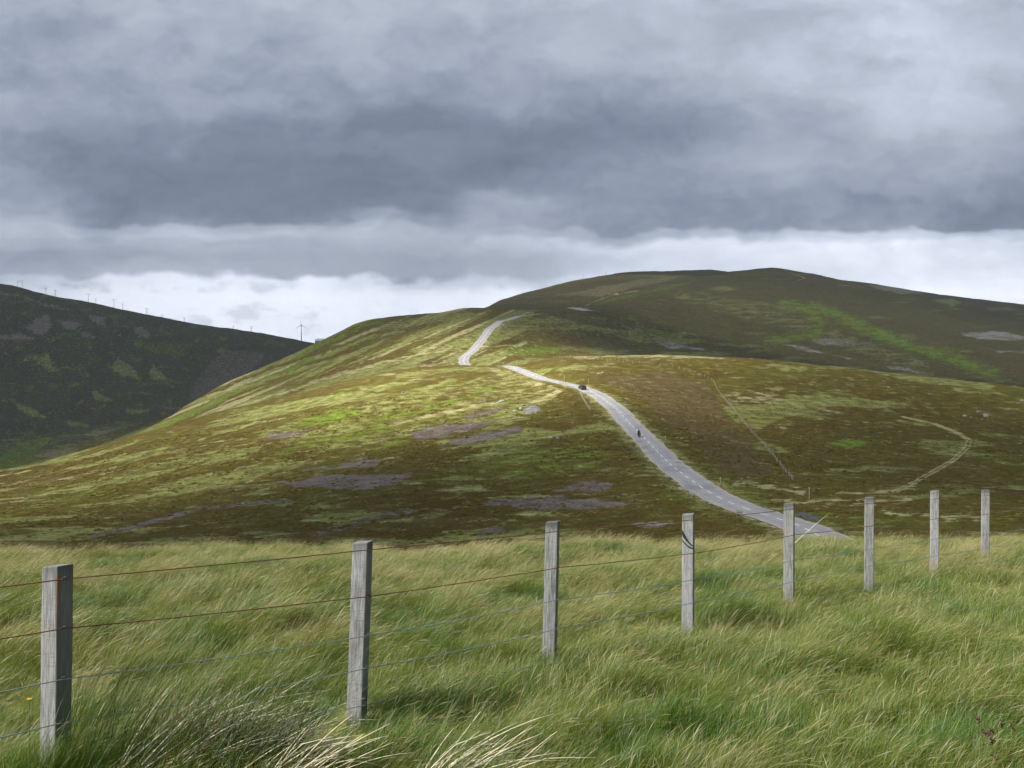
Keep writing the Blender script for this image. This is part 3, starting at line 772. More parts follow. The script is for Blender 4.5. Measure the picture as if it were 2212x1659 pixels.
# centre dashes: each painted mark a piece of its own
PAINT = plain('road_paint', (.74, .74, .72), .6, 0, .12, 2.0)
dash_i = 8.0
while dash_i < len(ROAD) - 60:
    i0, i1 = int(dash_i), int(dash_i + 3)
    seg = ROAD[i0:i1 + 1]
    vis = (seg[:, 1].min() > 80) and (seg[:, 1].max() < 440 or seg[:, 1].min() > 545)
    if vis:
        d = np.gradient(seg[:, :2], axis=0); d /= np.linalg.norm(d, axis=1)[:, None]
        n_ = np.stack([-d[:, 1], d[:, 0]], 1) * 0.10
        z = seg[:, 2] + 0.058
        vs = [(seg[k, 0] + sgn * n_[k, 0], seg[k, 1] + sgn * n_[k, 1], z[k]) for k in range(len(seg)) for sgn in (1, -1)]
        fs = [(2 * k, 2 * k + 1, 2 * k + 3, 2 * k + 2) for k in range(len(seg) - 1)]
        mesh_obj('centre_dash', vs, fs, PAINT, road)
    dash_i += 6.0
# ------------------------------------------------------------------ near fence
def px(u, v, y):
    """the point at distance y seen at photo column u, row v (survey)"""
    return np.array([(u - UC) / F * y, y, (VH - v) / F * y])
def tube(path, rad, sides=6, cap=True):
    """verts, faces of a tube along a path; rad may vary"""
    p = np.asarray(path, float); n = len(p)
    r = np.broadcast_to(np.asarray(rad, float), (n,))
    t = np.gradient(p, axis=0); t /= np.linalg.norm(t, axis=1)[:, None] + 1e-12
    up = np.array([0.0, 0, 1]) if abs(t[0][2]) < 0.9 else np.array([1.0, 0, 0])
    vs, fs = [], []
    for i in range(n):
        a = np.cross(t[i], up); a /= np.linalg.norm(a) + 1e-12
        b = np.cross(a, t[i])
        for k in range(sides):
            th = 2 * math.pi * k / sides
            vs.append(p[i] + r[i] * (math.cos(th) * a + math.sin(th) * b))
    for i in range(n - 1):
        for k in range(sides):
            k2 = (k + 1) % sides
            fs.append((i * sides + k, i * sides + k2, (i + 1) * sides + k2, (i + 1) * sides + k))
    if cap:
        fs.append(tuple(range(sides))[::-1]); fs.append(tuple((n - 1) * sides + k for k in range(sides)))
    return vs, fs

def wood_mat(name, lo, hi, rust=0.0, dark_top=0.5):
    m = new_mat(name); t = NT(m)
    co = t.add('TexCoord').outputs['Object']
    mp = t.add('Mapping', {'Vector': co, 'Scale': (1, 1, 0.07)}).outputs[0]
    oi = t.add('ObjectInfo').outputs['Random']
    mp2 = t.add('VectorMath', {0: mp, 1: t.add('CombineXYZ', {'X': t.math('MULTIPLY', oi, 31.0), 'Y': 3.0}).outputs[0]}, operation='ADD').outputs[0]
    g = t.noise(95.0, mp2, 5, .62, .4); g2 = t.noise(24.0, mp2, 4, .6, .6); sp = t.noise(22.0, co, 4, .6)
    saw = t.noise(60.0, t.add('Mapping', {'Vector': co, 'Scale': (.15, .15, 1.6)}).outputs[0], 3)
    c = t.mix(t.ramp(t.math('ADD', t.math('MULTIPLY', g, .6), t.math('MULTIPLY', g2, .4)), .36, .64), lo, hi)
    c = t.mix(t.math('MULTIPLY', t.ramp(saw, .58, .68), .28), c, tuple(v * .35 for v in lo))
    c = t.mix(t.math('MULTIPLY', t.ramp(sp, .62, .75), .35), c, (.30, .31, .22))
    c = t.mix(t.math('MULTIPLY', t.ramp(g2, .60, .74), .65), c, (.055, .052, .048))
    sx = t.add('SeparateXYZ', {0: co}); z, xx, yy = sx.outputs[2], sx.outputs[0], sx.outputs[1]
    shade_side = t.math('MULTIPLY', t.ramp(xx, .050, .060), t.math('ADD', .45, t.math('MULTIPLY', g2, .7)))       # shade on the face turned from the sun, painted into the wood colour
    c = t.mix(shade_side, c, (.075, .075, .070))
    top = t.ramp(t.math('ADD', z, t.math('MULTIPLY', g2, .12)), -.05, .06)       # rain-blackened end
    c = t.mix(t.math('MULTIPLY', top, dark_top), c, (.045, .043, .038))
    if rust:
        band = t.math('MULTIPLY', t.math('MULTIPLY', t.ramp(t.math('ABSOLUTE', t.math('ADD', yy, rust)), .024, .006), t.ramp(xx, .045, .058)), t.math('MULTIPLY', t.ramp(z, -.46, -.06), t.ramp(z, -.03, -.07)))
        c = t.mix(t.math('MULTIPLY', band, .75), c, (.16, .055, .016))
    b = t.add('Bump', {'Height': t.math('ADD', g, t.math('MULTIPLY', saw, .4)), 'Strength': .55, 'Distance': .004})
    p = t.add('BsdfPrincipled', {'Base Color': c, 'Roughness': .88, 'Specular IOR Level': .2, 'Normal': b.outputs[0]})
    t.out(p.outputs[0])
    return m
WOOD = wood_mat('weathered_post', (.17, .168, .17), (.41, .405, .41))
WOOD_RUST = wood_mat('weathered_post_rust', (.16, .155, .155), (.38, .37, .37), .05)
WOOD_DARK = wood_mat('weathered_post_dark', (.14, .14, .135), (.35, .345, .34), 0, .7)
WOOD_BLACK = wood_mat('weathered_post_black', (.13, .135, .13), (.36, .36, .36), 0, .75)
STEEL = plain('galvanised', (.42, .45, .45), .45, .7, .2, 60)
RUST = plain('rusty_wire', (.150, .046, .026), .85, .15, .35, 45, .4)
GREENWIRE = plain('weathered_zinc_wire', (.17, .22, .23), .6, .3, .25, 45)
BLACKMARK = plain('black_scuff', (.012, .012, .013), .8, 0, .3, 60)

POST_PX = [(-1, -1012, 1325, -1012), (0, 125, 1221, 119), (1, 784, 1170, 769), (2, 1194, 1126, 1186), (3, 1487, 1110, 1486), (4, 1705, 1087, 1704), (5, 1878, 1074, 1877),
           (6, 2019, 1060, 2018), (7, 2129, 1058, 2128), (8, 2238, 1052, 2238), (9, 2306, 1046, 2306)]
WIRE_V = {0: [1247, 1353, 1461, 1554, 1642], 1: [1184.7, 1285, 1369, 1439, 1518], 2: [1145.5, 1223.8, 1292.5, 1354.8, 1419.4], 3: [1120.7, 1192.7, 1249, 1298.9, 1355], 4: [1097.7, 1153.5, 1207.5, 1252.7, 1300],
          5: [1085.7, 1133.2, 1182.3, 1218.8, 1264], 6: [1075.7, 1118.7, 1160.6, 1196.8, 1234], 7: [1069.3, 1109, 1151.6, 1181, 1214]}
PERP = np.array([.70, -.71, 0])
fence = empty('post_and_wire_fence', px(119, 1640, 5.8))
tag(fence, 'near fence of grey weathered posts with rusty and grey wires in long grass', 'fence')
def local(p): return np.asarray(p) - np.array(fence.location)
def post_mesh(h, s, chamf=.008):
    """square sawn post, top at z=0, edges eased, slightly uneven"""
    bm = bmesh.new()
    bmesh.ops.create_cube(bm, size=1.0)
    bmesh.ops.scale(bm, vec=(s, s, h), verts=bm.verts)
    bmesh.ops.translate(bm, vec=(0, 0, -h / 2), verts=bm.verts)
    es = [e for e in bm.edges if abs(e.verts[0].co.z - e.verts[1].co.z) > h * .5]
    bmesh.ops.subdivide_edges(bm, edges=es, cuts=7)
    for v in bm.verts:
        k = 1 + .012 * math.sin(v.co.z * 9 + s * 900) + .006 * random.uniform(-1, 1)
        v.co.x *= k; v.co.y *= k
        if v.co.z > -.01: v.co.z += .10 * v.co.x + random.uniform(-.002, .002)
    ev = [e for e in bm.edges if len(e.link_faces) == 2 and e.calc_face_angle(0) > .8]
    bmesh.ops.bevel(bm, geom=ev, offset=chamf, segments=2, affect='EDGES', profile=.6)
    me = bpy.data.meshes.new('post')
    bm.to_mesh(me); bm.free()
    return me
# one staple, shared
bm = bmesh.new()
sv, sf = tube([(-.012, .004, -.004), (-.012, -.006, .0), (-.008, -.011, .006), (0, -.012, .009), (.008, -.011, .006), (.012, -.006, 0), (.012, .004, -.004)], .0022, 5)
st_me = bpy.data.meshes.new('staple'); st_me.from_pydata([tuple(v) for v in sv], [], sf); st_me.materials.append(STEEL)
st_rust = st_me.copy(); st_rust.materials.clear(); st_rust.materials.append(RUST)
wire_pts = [[] for _ in range(5)]
POSTS = []
for k, (ti, ut, vt, ub) in enumerate(POST_PX):
    Z = 5.8 * (1 + .27 * ti)
    top = px(ut, vt, Z)
    gz = float(near_z(np.array([top[0]]), np.array([Z]))[0])
    bot = np.array([(ub - UC) / F * Z, Z, gz - .12])
    h = top[2] - bot[2]
    me_ = post_mesh(h, .125 if ti != 2 else .118)
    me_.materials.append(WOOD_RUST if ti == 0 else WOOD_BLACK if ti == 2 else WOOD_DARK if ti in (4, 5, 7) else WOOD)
    o = bpy.data.objects.new('post', me_); link(o, fence)
    o.location = local(top)
    ax = Vector((top - bot) / np.linalg.norm(top - bot))
    rz = math.radians(19.4 * -1 + [0, 0, 8, 6, 3, -2, 2, -1, 0, 2, 0][k])
    o.rotation_euler = (ax.to_track_quat('Z', 'Y').to_matrix() @ Matrix.Rotation(0, 3, 'Z')).to_euler()
    q = Vector((0, 0, 1)).rotation_difference(ax) @ Euler((0, 0, rz)).to_quaternion()
    o.rotation_euler = q.to_euler()
    if ti == 0: o['label'] = 'nearest post, streaked with orange rust below the wires'
    if ti == 2: o['label'] = 'post blackened with dark stains along its left edge'
    if ti == 3: o['label'] = 'post with a black diagonal scuff under the top wire'
    POSTS.append(o)
    for w in range(5):
        if ti in WIRE_V: z = (VH - WIRE_V[ti][w]) / F * Z
        else:
            ref = 0 if ti < 0 else 7
            z = (VH - WIRE_V[ref][w]) / F * 5.8 * (1 + .27 * ref) + (.0 if ti < 0 else -.05 * (ti - 7))
        c = bot + (top - bot) * ((z - bot[2]) / h)
        wp = c + PERP * .094
        wire_pts[w].append(np.array([wp[0], wp[1], z]))
        if ti >= 0 and ti <= 7:
            s_ = bpy.data.objects.new('staple', st_rust if (w < 2 and ti > 0) else st_me); link(s_, o)
            M = q.to_matrix().inverted()
            wl_ = M @ (Vector(wp) - Vector(top))
            # on the right-hand face, just behind the front edge
            s_.location = (.0665, -.0665 + .042, wl_.z + .006)
            s_.rotation_euler = (0, 0, math.radians(90))
for w in range(5):
    pts = []
    P = wire_pts[w]
    for a, b in zip(P[:-1], P[1:]):
        n = 14
        sag = [.004, .006, .012, .014, .016][w] * random.uniform(.4, 1.3)
        for i in range(n):
            f_ = i / n
            q_ = a + (b - a) * f_
            q_ = q_ + np.array([0, 0, -4 * sag * f_ * (1 - f_) + random.uniform(-.0012, .0012)])
            pts.append(q_)
    pts.append(P[-1])
    vs, fs = tube([local(p) for p in pts], .0040 if w < 2 else .0036, 6)
    o = mesh_obj('wire', vs, fs, RUST if w < 2 else GREENWIRE, fence, True)
    o['label'] = ['top rusty red-brown fence wire', 'second rusty red-brown fence wire', 'third fence wire, blue-grey zinc', 'fourth fence wire, blue-grey zinc', 'lowest fence wire, half hidden in grass'][w]
# scuff on the fourth post: a torn black loop lying across its face
o3 = POSTS[4]
def face_strip(pts, wid):
    vs, fs = [], []
    for i, (x, z) in enumerate(pts):
        vs += [(x, -.0655, z + wid[i]), (x, -.0655, z - wid[i]), (x, -.0615, z + wid[i]), (x, -.0615, z - wid[i])]
        if i:
            a = 4 * (i - 1); b = 4 * i
            fs += [(a, a + 1, b + 1, b), (a, b, b + 2, a + 2), (a + 1, a + 3, b + 3, b + 1)]
    return vs, fs
vs, fs = face_strip([(-.060, -.20), (-.046, -.225), (-.03, -.25), (-.012, -.275), (.01, -.305), (.035, -.33), (.058, -.345)], [.028, .034, .026, .018, .013, .009, .006])
mesh_obj('scuff_mark', vs, fs, BLACKMARK, o3)
vs, fs = face_strip([(-.060, -.285), (-.035, -.315), (-.005, -.345), (.03, -.365), (.058, -.372)], [.010, .009, .008, .007, .006])
mesh_obj('scuff_mark', vs, fs, BLACKMARK, o3)
# ------------------------------------------------------------------ long wind-blown grass on the knoll (nobody could count it)
def blades(n, rad, lmin, lmax, w0, lean, spread, bend, seg=5, seed_share=0.0, seedlen=1.35):
    """arrays of a tuft: verts, quads, and (along, random, seed) per vertex"""
    V, Q, A = [], [], []
    for i in range(n):
        seed = random.random() < seed_share
        L = random.uniform(lmin, lmax) * (random.uniform(1.0, seedlen) if seed else 1)
        r = rad * math.sqrt(random.random()); an = random.uniform(0, 6.283)
        p = np.array([r * math.cos(an), r * math.sin(an), -.02])
        az = random.gauss(0, spread)                      # 0 = downwind (+x)
        th = abs(random.gauss(lean, .16)); be = bend * random.uniform(.6, 1.4)
        rn = random.random()
        k = seg + (3 if seed else 0)
        ww = w0 * random.uniform(.7, 1.25) * (.55 if seed else 1)
        ya = random.uniform(-1.2, 1.2)
        side = np.array([math.sin(az) * math.cos(ya) * -1, math.cos(az) * math.cos(ya), math.sin(ya) * .8])
        b0 = len(V)
        for s in range(k + 1):
            f_ = s / k
            if seed:
                hw = ww * .5 if f_ < .72 else ww * (.5 + 1.7 * math.sin(math.pi * min(1, (f_ - .72) / .28)) ** .8)
            else:
                hw = ww * (1 - f_ ** 1.6) + .0003
            V.append(p - side * hw * .5); V.append(p + side * hw * .5)
            sf_ = 1.0 if (seed and f_ > .68) else .5 if seed else 0.0
            A += [(f_, rn, sf_), (f_, rn, sf_)]
            a_ = th + be * (f_ ** 1.3)
            d = np.array([math.sin(a_) * math.cos(az), math.sin(a_) * math.sin(az), math.cos(a_)])
            p = p + d * L / k
            if s: Q.append((b0 + 2 * s - 2, b0 + 2 * s - 1, b0 + 2 * s + 1, b0 + 2 * s))
    return np.array(V), np.array(Q), np.array(A)
def tuft_mesh(name, parts, mat):
    vo, V, Q, A = 0, [], [], []
    for v, q, a in parts:
        V.append(v); Q.append(q + vo); A.append(a); vo += len(v)
    me = np_mesh(name, np.vstack(V), np.vstack(Q), True)
    A = np.vstack(A)
    cattr(me, 'blade', np.concatenate([A, np.ones((len(A), 1))], 1))
    me.materials.append(mat)
    return me
m = new_mat('long_grass'); t = NT(m)
bl = t.add('SeparateColor', {'Color': t.attr('blade').outputs['Color']})
dry = t.attr('dry', 'INSTANCER').outputs['Fac']; lush_ = t.attr('lush', 'INSTANCER').outputs['Fac']
rn = bl.outputs[1]
leaf = t.mix(rn, (.074, .116, .008), (.190, .228, .027))
leaf = t.mix(lush_, leaf, t.mix(rn, (.034, .082, .005), (.096, .172, .010)))
straw = t.mix(rn, (.23, .205, .070), (.41, .365, .160))
leaf = t.mix(t.math('MULTIPLY', t.ramp(t.math('ADD', dry, t.math('MULTIPLY', rn, .6)), .6, 1.5), .62), leaf, straw)
sd = t.mix(rn, (.24, .205, .075), (.41, .355, .165))
c = t.mix(t.ramp(bl.outputs[2], .3, 1.0), leaf, sd)
df = t.add('BsdfDiffuse', {'Color': c})
tl = t.add('BsdfTranslucent', {'Color': c})
gl = t.add('BsdfGlossy', {'Color': (.9, .95, 1.0), 'Roughness': .42})
mx = t.add('MixShader', {0: .38, 1: df.outputs[0], 2: tl.outputs[0]})
mx2 = t.add('MixShader', {0: .025, 1: mx.outputs[0], 2: gl.outputs[0]})
t.out(mx2.outputs[0])
GRASS = m
src = bpy.data.collections.new('grass_tufts')          # kept out of the scene, only instanced
NV = 0
def add_tuft(name, parts):
    global NV
    o = bpy.data.objects.new('tuft_%02d' % NV, tuft_mesh(name, parts, GRASS))
    src.objects.link(o); NV += 1
random.seed(3)
for k in range(6):      # leafy, few heads
    add_tuft('leafy', [blades(90, .13, .20, .40, .0036, .35, .60, .95, 4, .04)])
for k in range(6):      # mixed
    add_tuft('mixed', [blades(76, .13, .18, .36, .0034, .40, .55, 1.0, 4, .05), blades(8, .13, .32, .44, .0028, .40, .4, .95, 5, 1.0)])
for k in range(6):      # seedy
    add_tuft('seedy', [blades(64, .13, .18, .34, .0032, .42, .5, 1.0, 4, .10), blades(18, .13, .32, .45, .0028, .42, .35, 1.0, 5, 1.0)])
P, ATT = [], []
for y0 in np.arange(1.5, 31, .5):
    y1 = y0 + .5
    hw = .62 * y1 + 3.0
    dens = np.interp(y0, [1.5, 6, 12, 20, 31], [62, 70, 56, 44, 20])
    n = int(hw * 2 * .5 * dens)
    P.append(np.stack([rng.uniform(-hw, hw, n), rng.uniform(y0, y1, n)], 1))
P = np.vstack(P)
gx, gy = P[:, 0], P[:, 1]
gz = base_height(gx, gy)
line_d = (gx - (-2.8)) * .703 - (gy - 5.8) * .711           # <0 beyond the fence
patch = fbm(gx / 1.7, gy / 1.9, 4, 110); fine = fbm(gx / .7, gy / .8, 2, 111); big = fbm(gx / 6.5, gy / 7.5, 2, 112)
dryv = np.clip(.04 + .75 * patch + .30 * fine + .18 * sstep(.5, -2, line_d) + .25 * sstep(9, 20, gy) + .35 * sstep(2.5, 4.5, gx - .1 * gy) * sstep(9, 5, gy), 0, 1)
lushv = np.clip(sstep(.10, .45, -patch + .4 * big) + .25 * sstep(.2, -.6, dryv - .3), 0, 1)
hollow = sstep(.20, .42, fbm(gx / 1.5, gy / 1.3, 2, 115))      # dark rank tussocks
var = np.where(hollow > .4, rng.integers(0, 6, len(gx)), np.where(dryv + rng.normal(0, .15, len(gx)) > .52, rng.integers(12, 18, len(gx)), np.where(dryv > .25, rng.integers(6, 12, len(gx)), rng.integers(0, 12, len(gx)))))
dryv = dryv * (1 - .8 * hollow); lushv = np.maximum(lushv, hollow)
scl = (.84 + .60 * fbm(gx / 1.1, gy / 1.1, 2, 113) + rng.uniform(-.12, .16, len(gx))) * np.interp(gy, [2, 8, 18, 31], [1.0, 1.0, .95, .62])
rot = np.stack([rng.normal(0, .10, len(gx)), rng.normal(0, .12, len(gx)) + .30 * fbm(gx / 1.6, gy / 1.6, 2, 117), rng.normal(.05, .45, len(gx)) + .9 * fbm(gx / 1.8, gy / 1.8, 2, 118)], 1)
keep = np.ones(len(gx), bool)
for o in POSTS:
    w_ = o.matrix_world.translation if False else (Vector(fence.location) + o.location)
    keep &= np.hypot(gx - w_.x, gy - w_.y) > .10
gme = bpy.data.meshes.new('grass_points')
co = np.stack([gx, gy, gz], 1)[keep]
gme.vertices.add(len(co)); gme.vertices.foreach_set('co', co.astype(np.float32).ravel())
fattr(gme, 'dry', dryv[keep]); fattr(gme, 'lush', lushv[keep]); fattr(gme, 'scl', scl[keep])
ia = gme.attributes.new('var', 'INT', 'POINT'); ia.data.foreach_set('value', var[keep].astype(np.int32))
va = gme.attributes.new('rot', 'FLOAT_VECTOR', 'POINT'); va.data.foreach_set('vector', rot[keep].astype(np.float32).ravel())
gob = link(bpy.data.objects.new('long_grass', gme))
tag(gob, 'long wind-blown grass with pale seed heads covering the near knoll', 'grass', None, 'stuff')
ng = bpy.data.node_groups.new('scatter_tufts', 'GeometryNodeTree')
ng.interface.new_socket('Geometry', in_out='INPUT', socket_type='NodeSocketGeometry')
ng.interface.new_socket('Geometry', in_out='OUTPUT', socket_type='NodeSocketGeometry')
N = ng.nodes
gi, go = N.new('NodeGroupInput'), N.new('NodeGroupOutput')
ci = N.new('GeometryNodeCollectionInfo'); ci.inputs['Collection'].default_value = src
ci.inputs['Separate Children'].default_value = True; ci.inputs['Reset Children'].default_value = True
ip = N.new('GeometryNodeInstanceOnPoints'); ip.inputs['Pick Instance'].default_value = True
def na(nm, ty):
    a_ = N.new('GeometryNodeInputNamedAttribute'); a_.data_type = ty; a_.inputs['Name'].default_value = nm
    return a_.outputs[0]
L_ = ng.links
L_.new(gi.outputs[0], ip.inputs['Points']); L_.new(ci.outputs[0], ip.inputs['Instance'])
L_.new(na('var', 'INT'), ip.inputs['Instance Index']); L_.new(na('rot', 'FLOAT_VECTOR'), ip.inputs['Rotation']); L_.new(na('scl', 'FLOAT'), ip.inputs['Scale'])
L_.new(ip.outputs[0], go.inputs[0])
md = gob.modifiers.new('tufts', 'NODES'); md.node_group = ng
print('GRASS TUFTS', len(co))
# ------------------------------------------------------------------ small builders
def box(name, size, loc, mat, parent=None, bev=0.0, rot=(0, 0, 0), taper=None, seg=2):
    bm = bmesh.new()
    bmesh.ops.create_cube(bm, size=1.0)
    bmesh.ops.scale(bm, vec=size, verts=bm.verts)
    if taper:                                   # (x, y) scale of the upper face
        for v in bm.verts:
            if v.co.z > 0: v.co.x *= taper[0]; v.co.y *= taper[1]
    if bev: bmesh.ops.bevel(bm, geom=bm.edges[:], offset=bev, segments=seg, affect='EDGES', profile=.6)
    me = bpy.data.meshes.new(name); bm.to_mesh(me); bm.free()
    if mat: me.materials.append(mat)
    o = bpy.data.objects.new(name, me); link(o, parent)
    o.location = loc; o.rotation_euler = rot
    return o
def lathe(name, prof, mat, parent=None, axis='Z', seg=16, loc=(0, 0, 0)):
    vs, fs = [], []
    for i, (r, h) in enumerate(prof):
        for k in range(seg):
            a = 2 * math.pi * k / seg
            p = (r * math.cos(a), r * math.sin(a), h)
            vs.append(p if axis == 'Z' else (h, p[0], p[1]))
    for i in range(len(prof) - 1):
        for k in range(seg):
            k2 = (k + 1) % seg
            fs.append((i * seg + k, i * seg + k2, (i + 1) * seg + k2, (i + 1) * seg + k))
    fs.append(tuple(range(seg))); fs.append(tuple((len(prof) - 1) * seg + k for k in range(seg)))
    o = mesh_obj(name, vs, fs, mat, parent, True); o.location = loc
    return o
def loft(name, secs, mat, parent=None, smooth=True):
    """closed cross-sections (lists of points, equal length) skinned into one shell"""
    vs = [p for s in secs for p in s]; n = len(secs[0]); fs = []
    for i in range(len(secs) - 1):
        for k in range(n):
            k2 = (k + 1) % n
            fs.append((i * n + k, i * n + k2, (i + 1) * n + k2, (i + 1) * n + k))
    fs.append(tuple(range(n))[::-1]); fs.append(tuple((len(secs) - 1) * n + k for k in range(n)))
    return mesh_obj(name, vs, fs, mat, parent, smooth)
def copy_tree(o, parent=None):
    c = o.copy(); COL.objects.link(c); c.parent = parent
    for ch in list(o.children): copy_tree(ch, c)
    return c
def ground(x, y): return float(base_height(x, y)[0])

# ------------------------------------------------------------------ lay-by, sign
DARKTAR = plain('fresh_tarmac', (.060, .062, .070), .8, 0, .25, 1.5)
lb = [spot(u, v, 80, 200) for u, v in [(1720,1113),(1727,1107),(1756,1113),(1776,1122),(1772,1128),(1750,1126)]]
def fill_patch(name, pts, mat, lift, nsub=6):
    """ground-hugging sheet with the outline pts"""
    pts = np.array(pts); out = []
    for a, b in zip(pts, np.roll(pts, -1, 0)):
        for s in np.linspace(0, 1, nsub, endpoint=False): out.append(a + (b - a) * s)
    out = np.array(out); c = out.mean(0); n = len(out)
    vs, fs = [], []
    for r in range(1, 7):
        for k in range(n):
            p = c + (out[k] - c) * r / 6
            vs.append((p[0], p[1], ground(p[0], p[1]) + lift))
    for r in range(5):
        for k in range(n): fs.append((r * n + k, (r + 1) * n + k, (r + 1) * n + (k + 1) % n, r * n + (k + 1) % n))
    fs.append(tuple(range(n)))
    return mesh_obj(name, vs, fs, mat, None, True)
tag(fill_patch('layby', lb, DARKTAR, .10), 'patch of newer dark tarmac beside the road', None, None, 'structure')

CREAM = plain('cream_board', (.62, .56, .45), .6, 0, .1, 8)
GREYP = plain('grey_paint', (.30, .31, .32), .6, 0, .1, 8)
sp = spot(1597, 1117, 80, 220)
sg = empty('road_sign', sp, math.radians(8))
tag(sg, 'small cream and grey notice board on short legs beside the lower road', 'sign')
box('board', (.92, .03, .26), (0, 0, .86), CREAM, sg, .008)
box('board', (.80, .03, .18), (.03, .004, .62), GREYP, sg, .008)
for s in (-1, 1): box('leg', (.06, .06, .95), (s * .32, .04, .42), GREYP, sg, .008)

# ------------------------------------------------------------------ marker poles along the road
POLE = plain('pole_grey', (.36, .35, .31), .8, 0, .2, 9)
POLE_TOP = plain('pole_band', (.62, .60, .55), .7, 0, .1, 9)
POLES = [(975, 789, 430, 445, 'leftmost marker pole where the road drops behind the sunlit crest'), (1088, 789, 400, 470, 'marker pole standing at the top of the sunlit crest'),
         (1116, 791, 390, 470, 'marker pole just right of the sunlit road crest'), (1164, 806, 300, 460, 'marker pole above the sunlit bend, well before the car'),
         (1219, 821, 300, 460, 'marker pole beside the bright bend left of the car'), (1271, 829, 300, 440, 'marker pole directly behind the dark car'),
         (1350, 880, 180, 340, 'marker pole right of the road between car and motorbike'), (1437, 958, 150, 300, 'marker pole right of the road next to the motorbike'),
         (1556, 1052, 110, 240, 'marker pole right of the road below the motorbike'), (1748, 1082, 80, 200, 'tall marker pole nearest the dark lay-by patch')]
for u, v, y0, y1, lab in POLES:
    p = spot(u, v, y0, y1)
    e = empty('marker_pole', p); tag(e, lab, 'pole', 'marker poles along the road')
    h = 2.1 if u == 1748 else 1.7
    vs, fs = tube([(0, 0, -.3), (0, 0, h * .5), (.01, 0, h - .25)], [.055, .05, .048], 8)
    mesh_obj('pole', vs, fs, POLE, e, True)
    vs, fs = tube([(.01, 0, h - .25), (.012, 0, h)], [.052, .050], 8)
    mesh_obj('top_band', vs, fs, POLE_TOP, e, True)

# ------------------------------------------------------------------ far fences: every post a part
FPOST = plain('far_post', (.34, .33, .30), .85, 0, .25, 5)
FDARK = plain('far_post_dark', (.16, .15, .12), .9, 0, .3, 5)
def far_fence(name, pxs, yr, step, h, mat, lab, wires, r=.065):
    line = spline([spot(u, v, *yr) * np.array([1, 1, 0]) for u, v in pxs], step)
    base = line[0].copy(); base[2] = ground(base[0], base[1])
    e = empty(name, base); tag(e, lab, 'fence')
    bm = bmesh.new(); bmesh.ops.create_cone(bm, segments=6, radius1=r, radius2=r * .92, depth=h + .3, cap_ends=True)
    bmesh.ops.translate(bm, vec=(0, 0, h / 2 - .15), verts=bm.verts)
    pm = bpy.data.meshes.new('post'); bm.to_mesh(pm); bm.free(); pm.materials.append(mat)
    pts = []
    for p in line:
        z = ground(p[0], p[1])
        o = bpy.data.objects.new('post', pm); link(o, e)
        o.location = (p[0] - base[0] + random.uniform(-.05, .05), p[1] - base[1], z - base[2])
        o.rotation_euler = (random.gauss(0, .03), random.gauss(0, .03), random.uniform(0, 1))
        s = random.uniform(.88, 1.08); o.scale = (s, s, random.uniform(.9, 1.08))
        pts.append(np.array([p[0] - base[0], p[1] - base[1] - r, z - base[2]]))
    for k in range(wires):
        vs, fs = tube([p + np.array([0, 0, h * (.35 + .6 * k / max(1, wires - 1))]) for p in pts], .004, 4)
        mesh_obj('wire', vs, fs, GREENWIRE, e)
    return e
far_fence('hillside_fence', [(1196,773),(1240,773),(1310,778),(1370,784),(1440,791),(1500,806),(1538,823),(1548,840),(1562,860),(1600,905),(1650,962),(1690,1012),(1714,1038)], (130, 445), 2.9, .95, FPOST,
          'long fence of pale posts curving down the brown slope right of the road', 2, .055)
far_fence('roadside_fence', [(1252,848),(1260,864),(1267,876),(1275,888)], (200, 400), 2.0, 1.1, FPOST, 'short pale fence on the bank just below the dark car', 3)
far_fence('roadside_fence', [(1350,955),(1385,990),(1436,1037),(1490,1075),(1530,1098)], (100, 320), 4.0, 1.0, FDARK, 'dark thin fence running along the left verge of the lower road', 2, .05)

# ------------------------------------------------------------------ ski-tow pylons on the ridges, wind turbine, hut
PYL = plain('pylon_steel', (.22, .22, .24), .6, .3, .1, 2)
def pylon(u, vt, vb, kind, lab, yr=(1400, 2400)):
    ys = np.exp(np.linspace(math.log(yr[0]), math.log(yr[1]), 500)); xs = (u - UC) / F * ys
    vv = VH - F * base_height(xs, ys) / ys
    i = int(np.argmin(vv)); y = ys[i] + 6; x = (u - UC) / F * y
    g = ground(x, y); h = (VH - vt) / F * y - g
    e = empty('ski_tow_pylon', (x, y, g), random.uniform(-.3, .3)); tag(e, lab, 'pylon', 'ski-tow pylons on the ridges')
    vs, fs = tube([(0, 0, -1.5), (0, 0, h * .5), (0, 0, h)], [.34, .28, .22], 8); mesh_obj('mast', vs, fs, PYL, e, True)
    w = h * (.26 if kind else .18)
    vs, fs = tube([(-w, 0, h * .93 - .3), (0, 0, h * .97), (w, 0, h * .93 + .3)], [.16, .22, .16], 6); mesh_obj('cross_arm', vs, fs, PYL, e)
    for s in (-1, 1): box('sheave', (.9, .35, .55), (s * w * .9, 0, h * .93 - .45), PYL, e, .06)
    if kind == 2: 
        vs, fs = tube([(-w, 0, h * .55), (w, 0, h * .58)], .14, 6); mesh_obj('platform', vs, fs, PYL, e)
    return e
ORD = ['first', 'second', 'third', 'fourth', 'fifth', 'sixth', 'seventh', 'eighth', 'ninth', 'tenth', 'eleventh', 'twelfth', 'thirteenth']
PP = [(38.5, 607, 620, 0), (48, 606, 621, 2), (99, 622.5, 632, 0), (120, 626, 636, 1), (191, 634.5, 649, 1), (207, 645, 657, 0), (246, 646.5, 660.5, 1), (265, 656, 664.6, 0), (317, 665.5, 678, 1),
      (350, 680, 687.6, 0), (369, 687, 695, 1), (398, 687, 698.5, 0), (504, 703.5, 709.6, 0), (543, 705, 714.7, 2)]
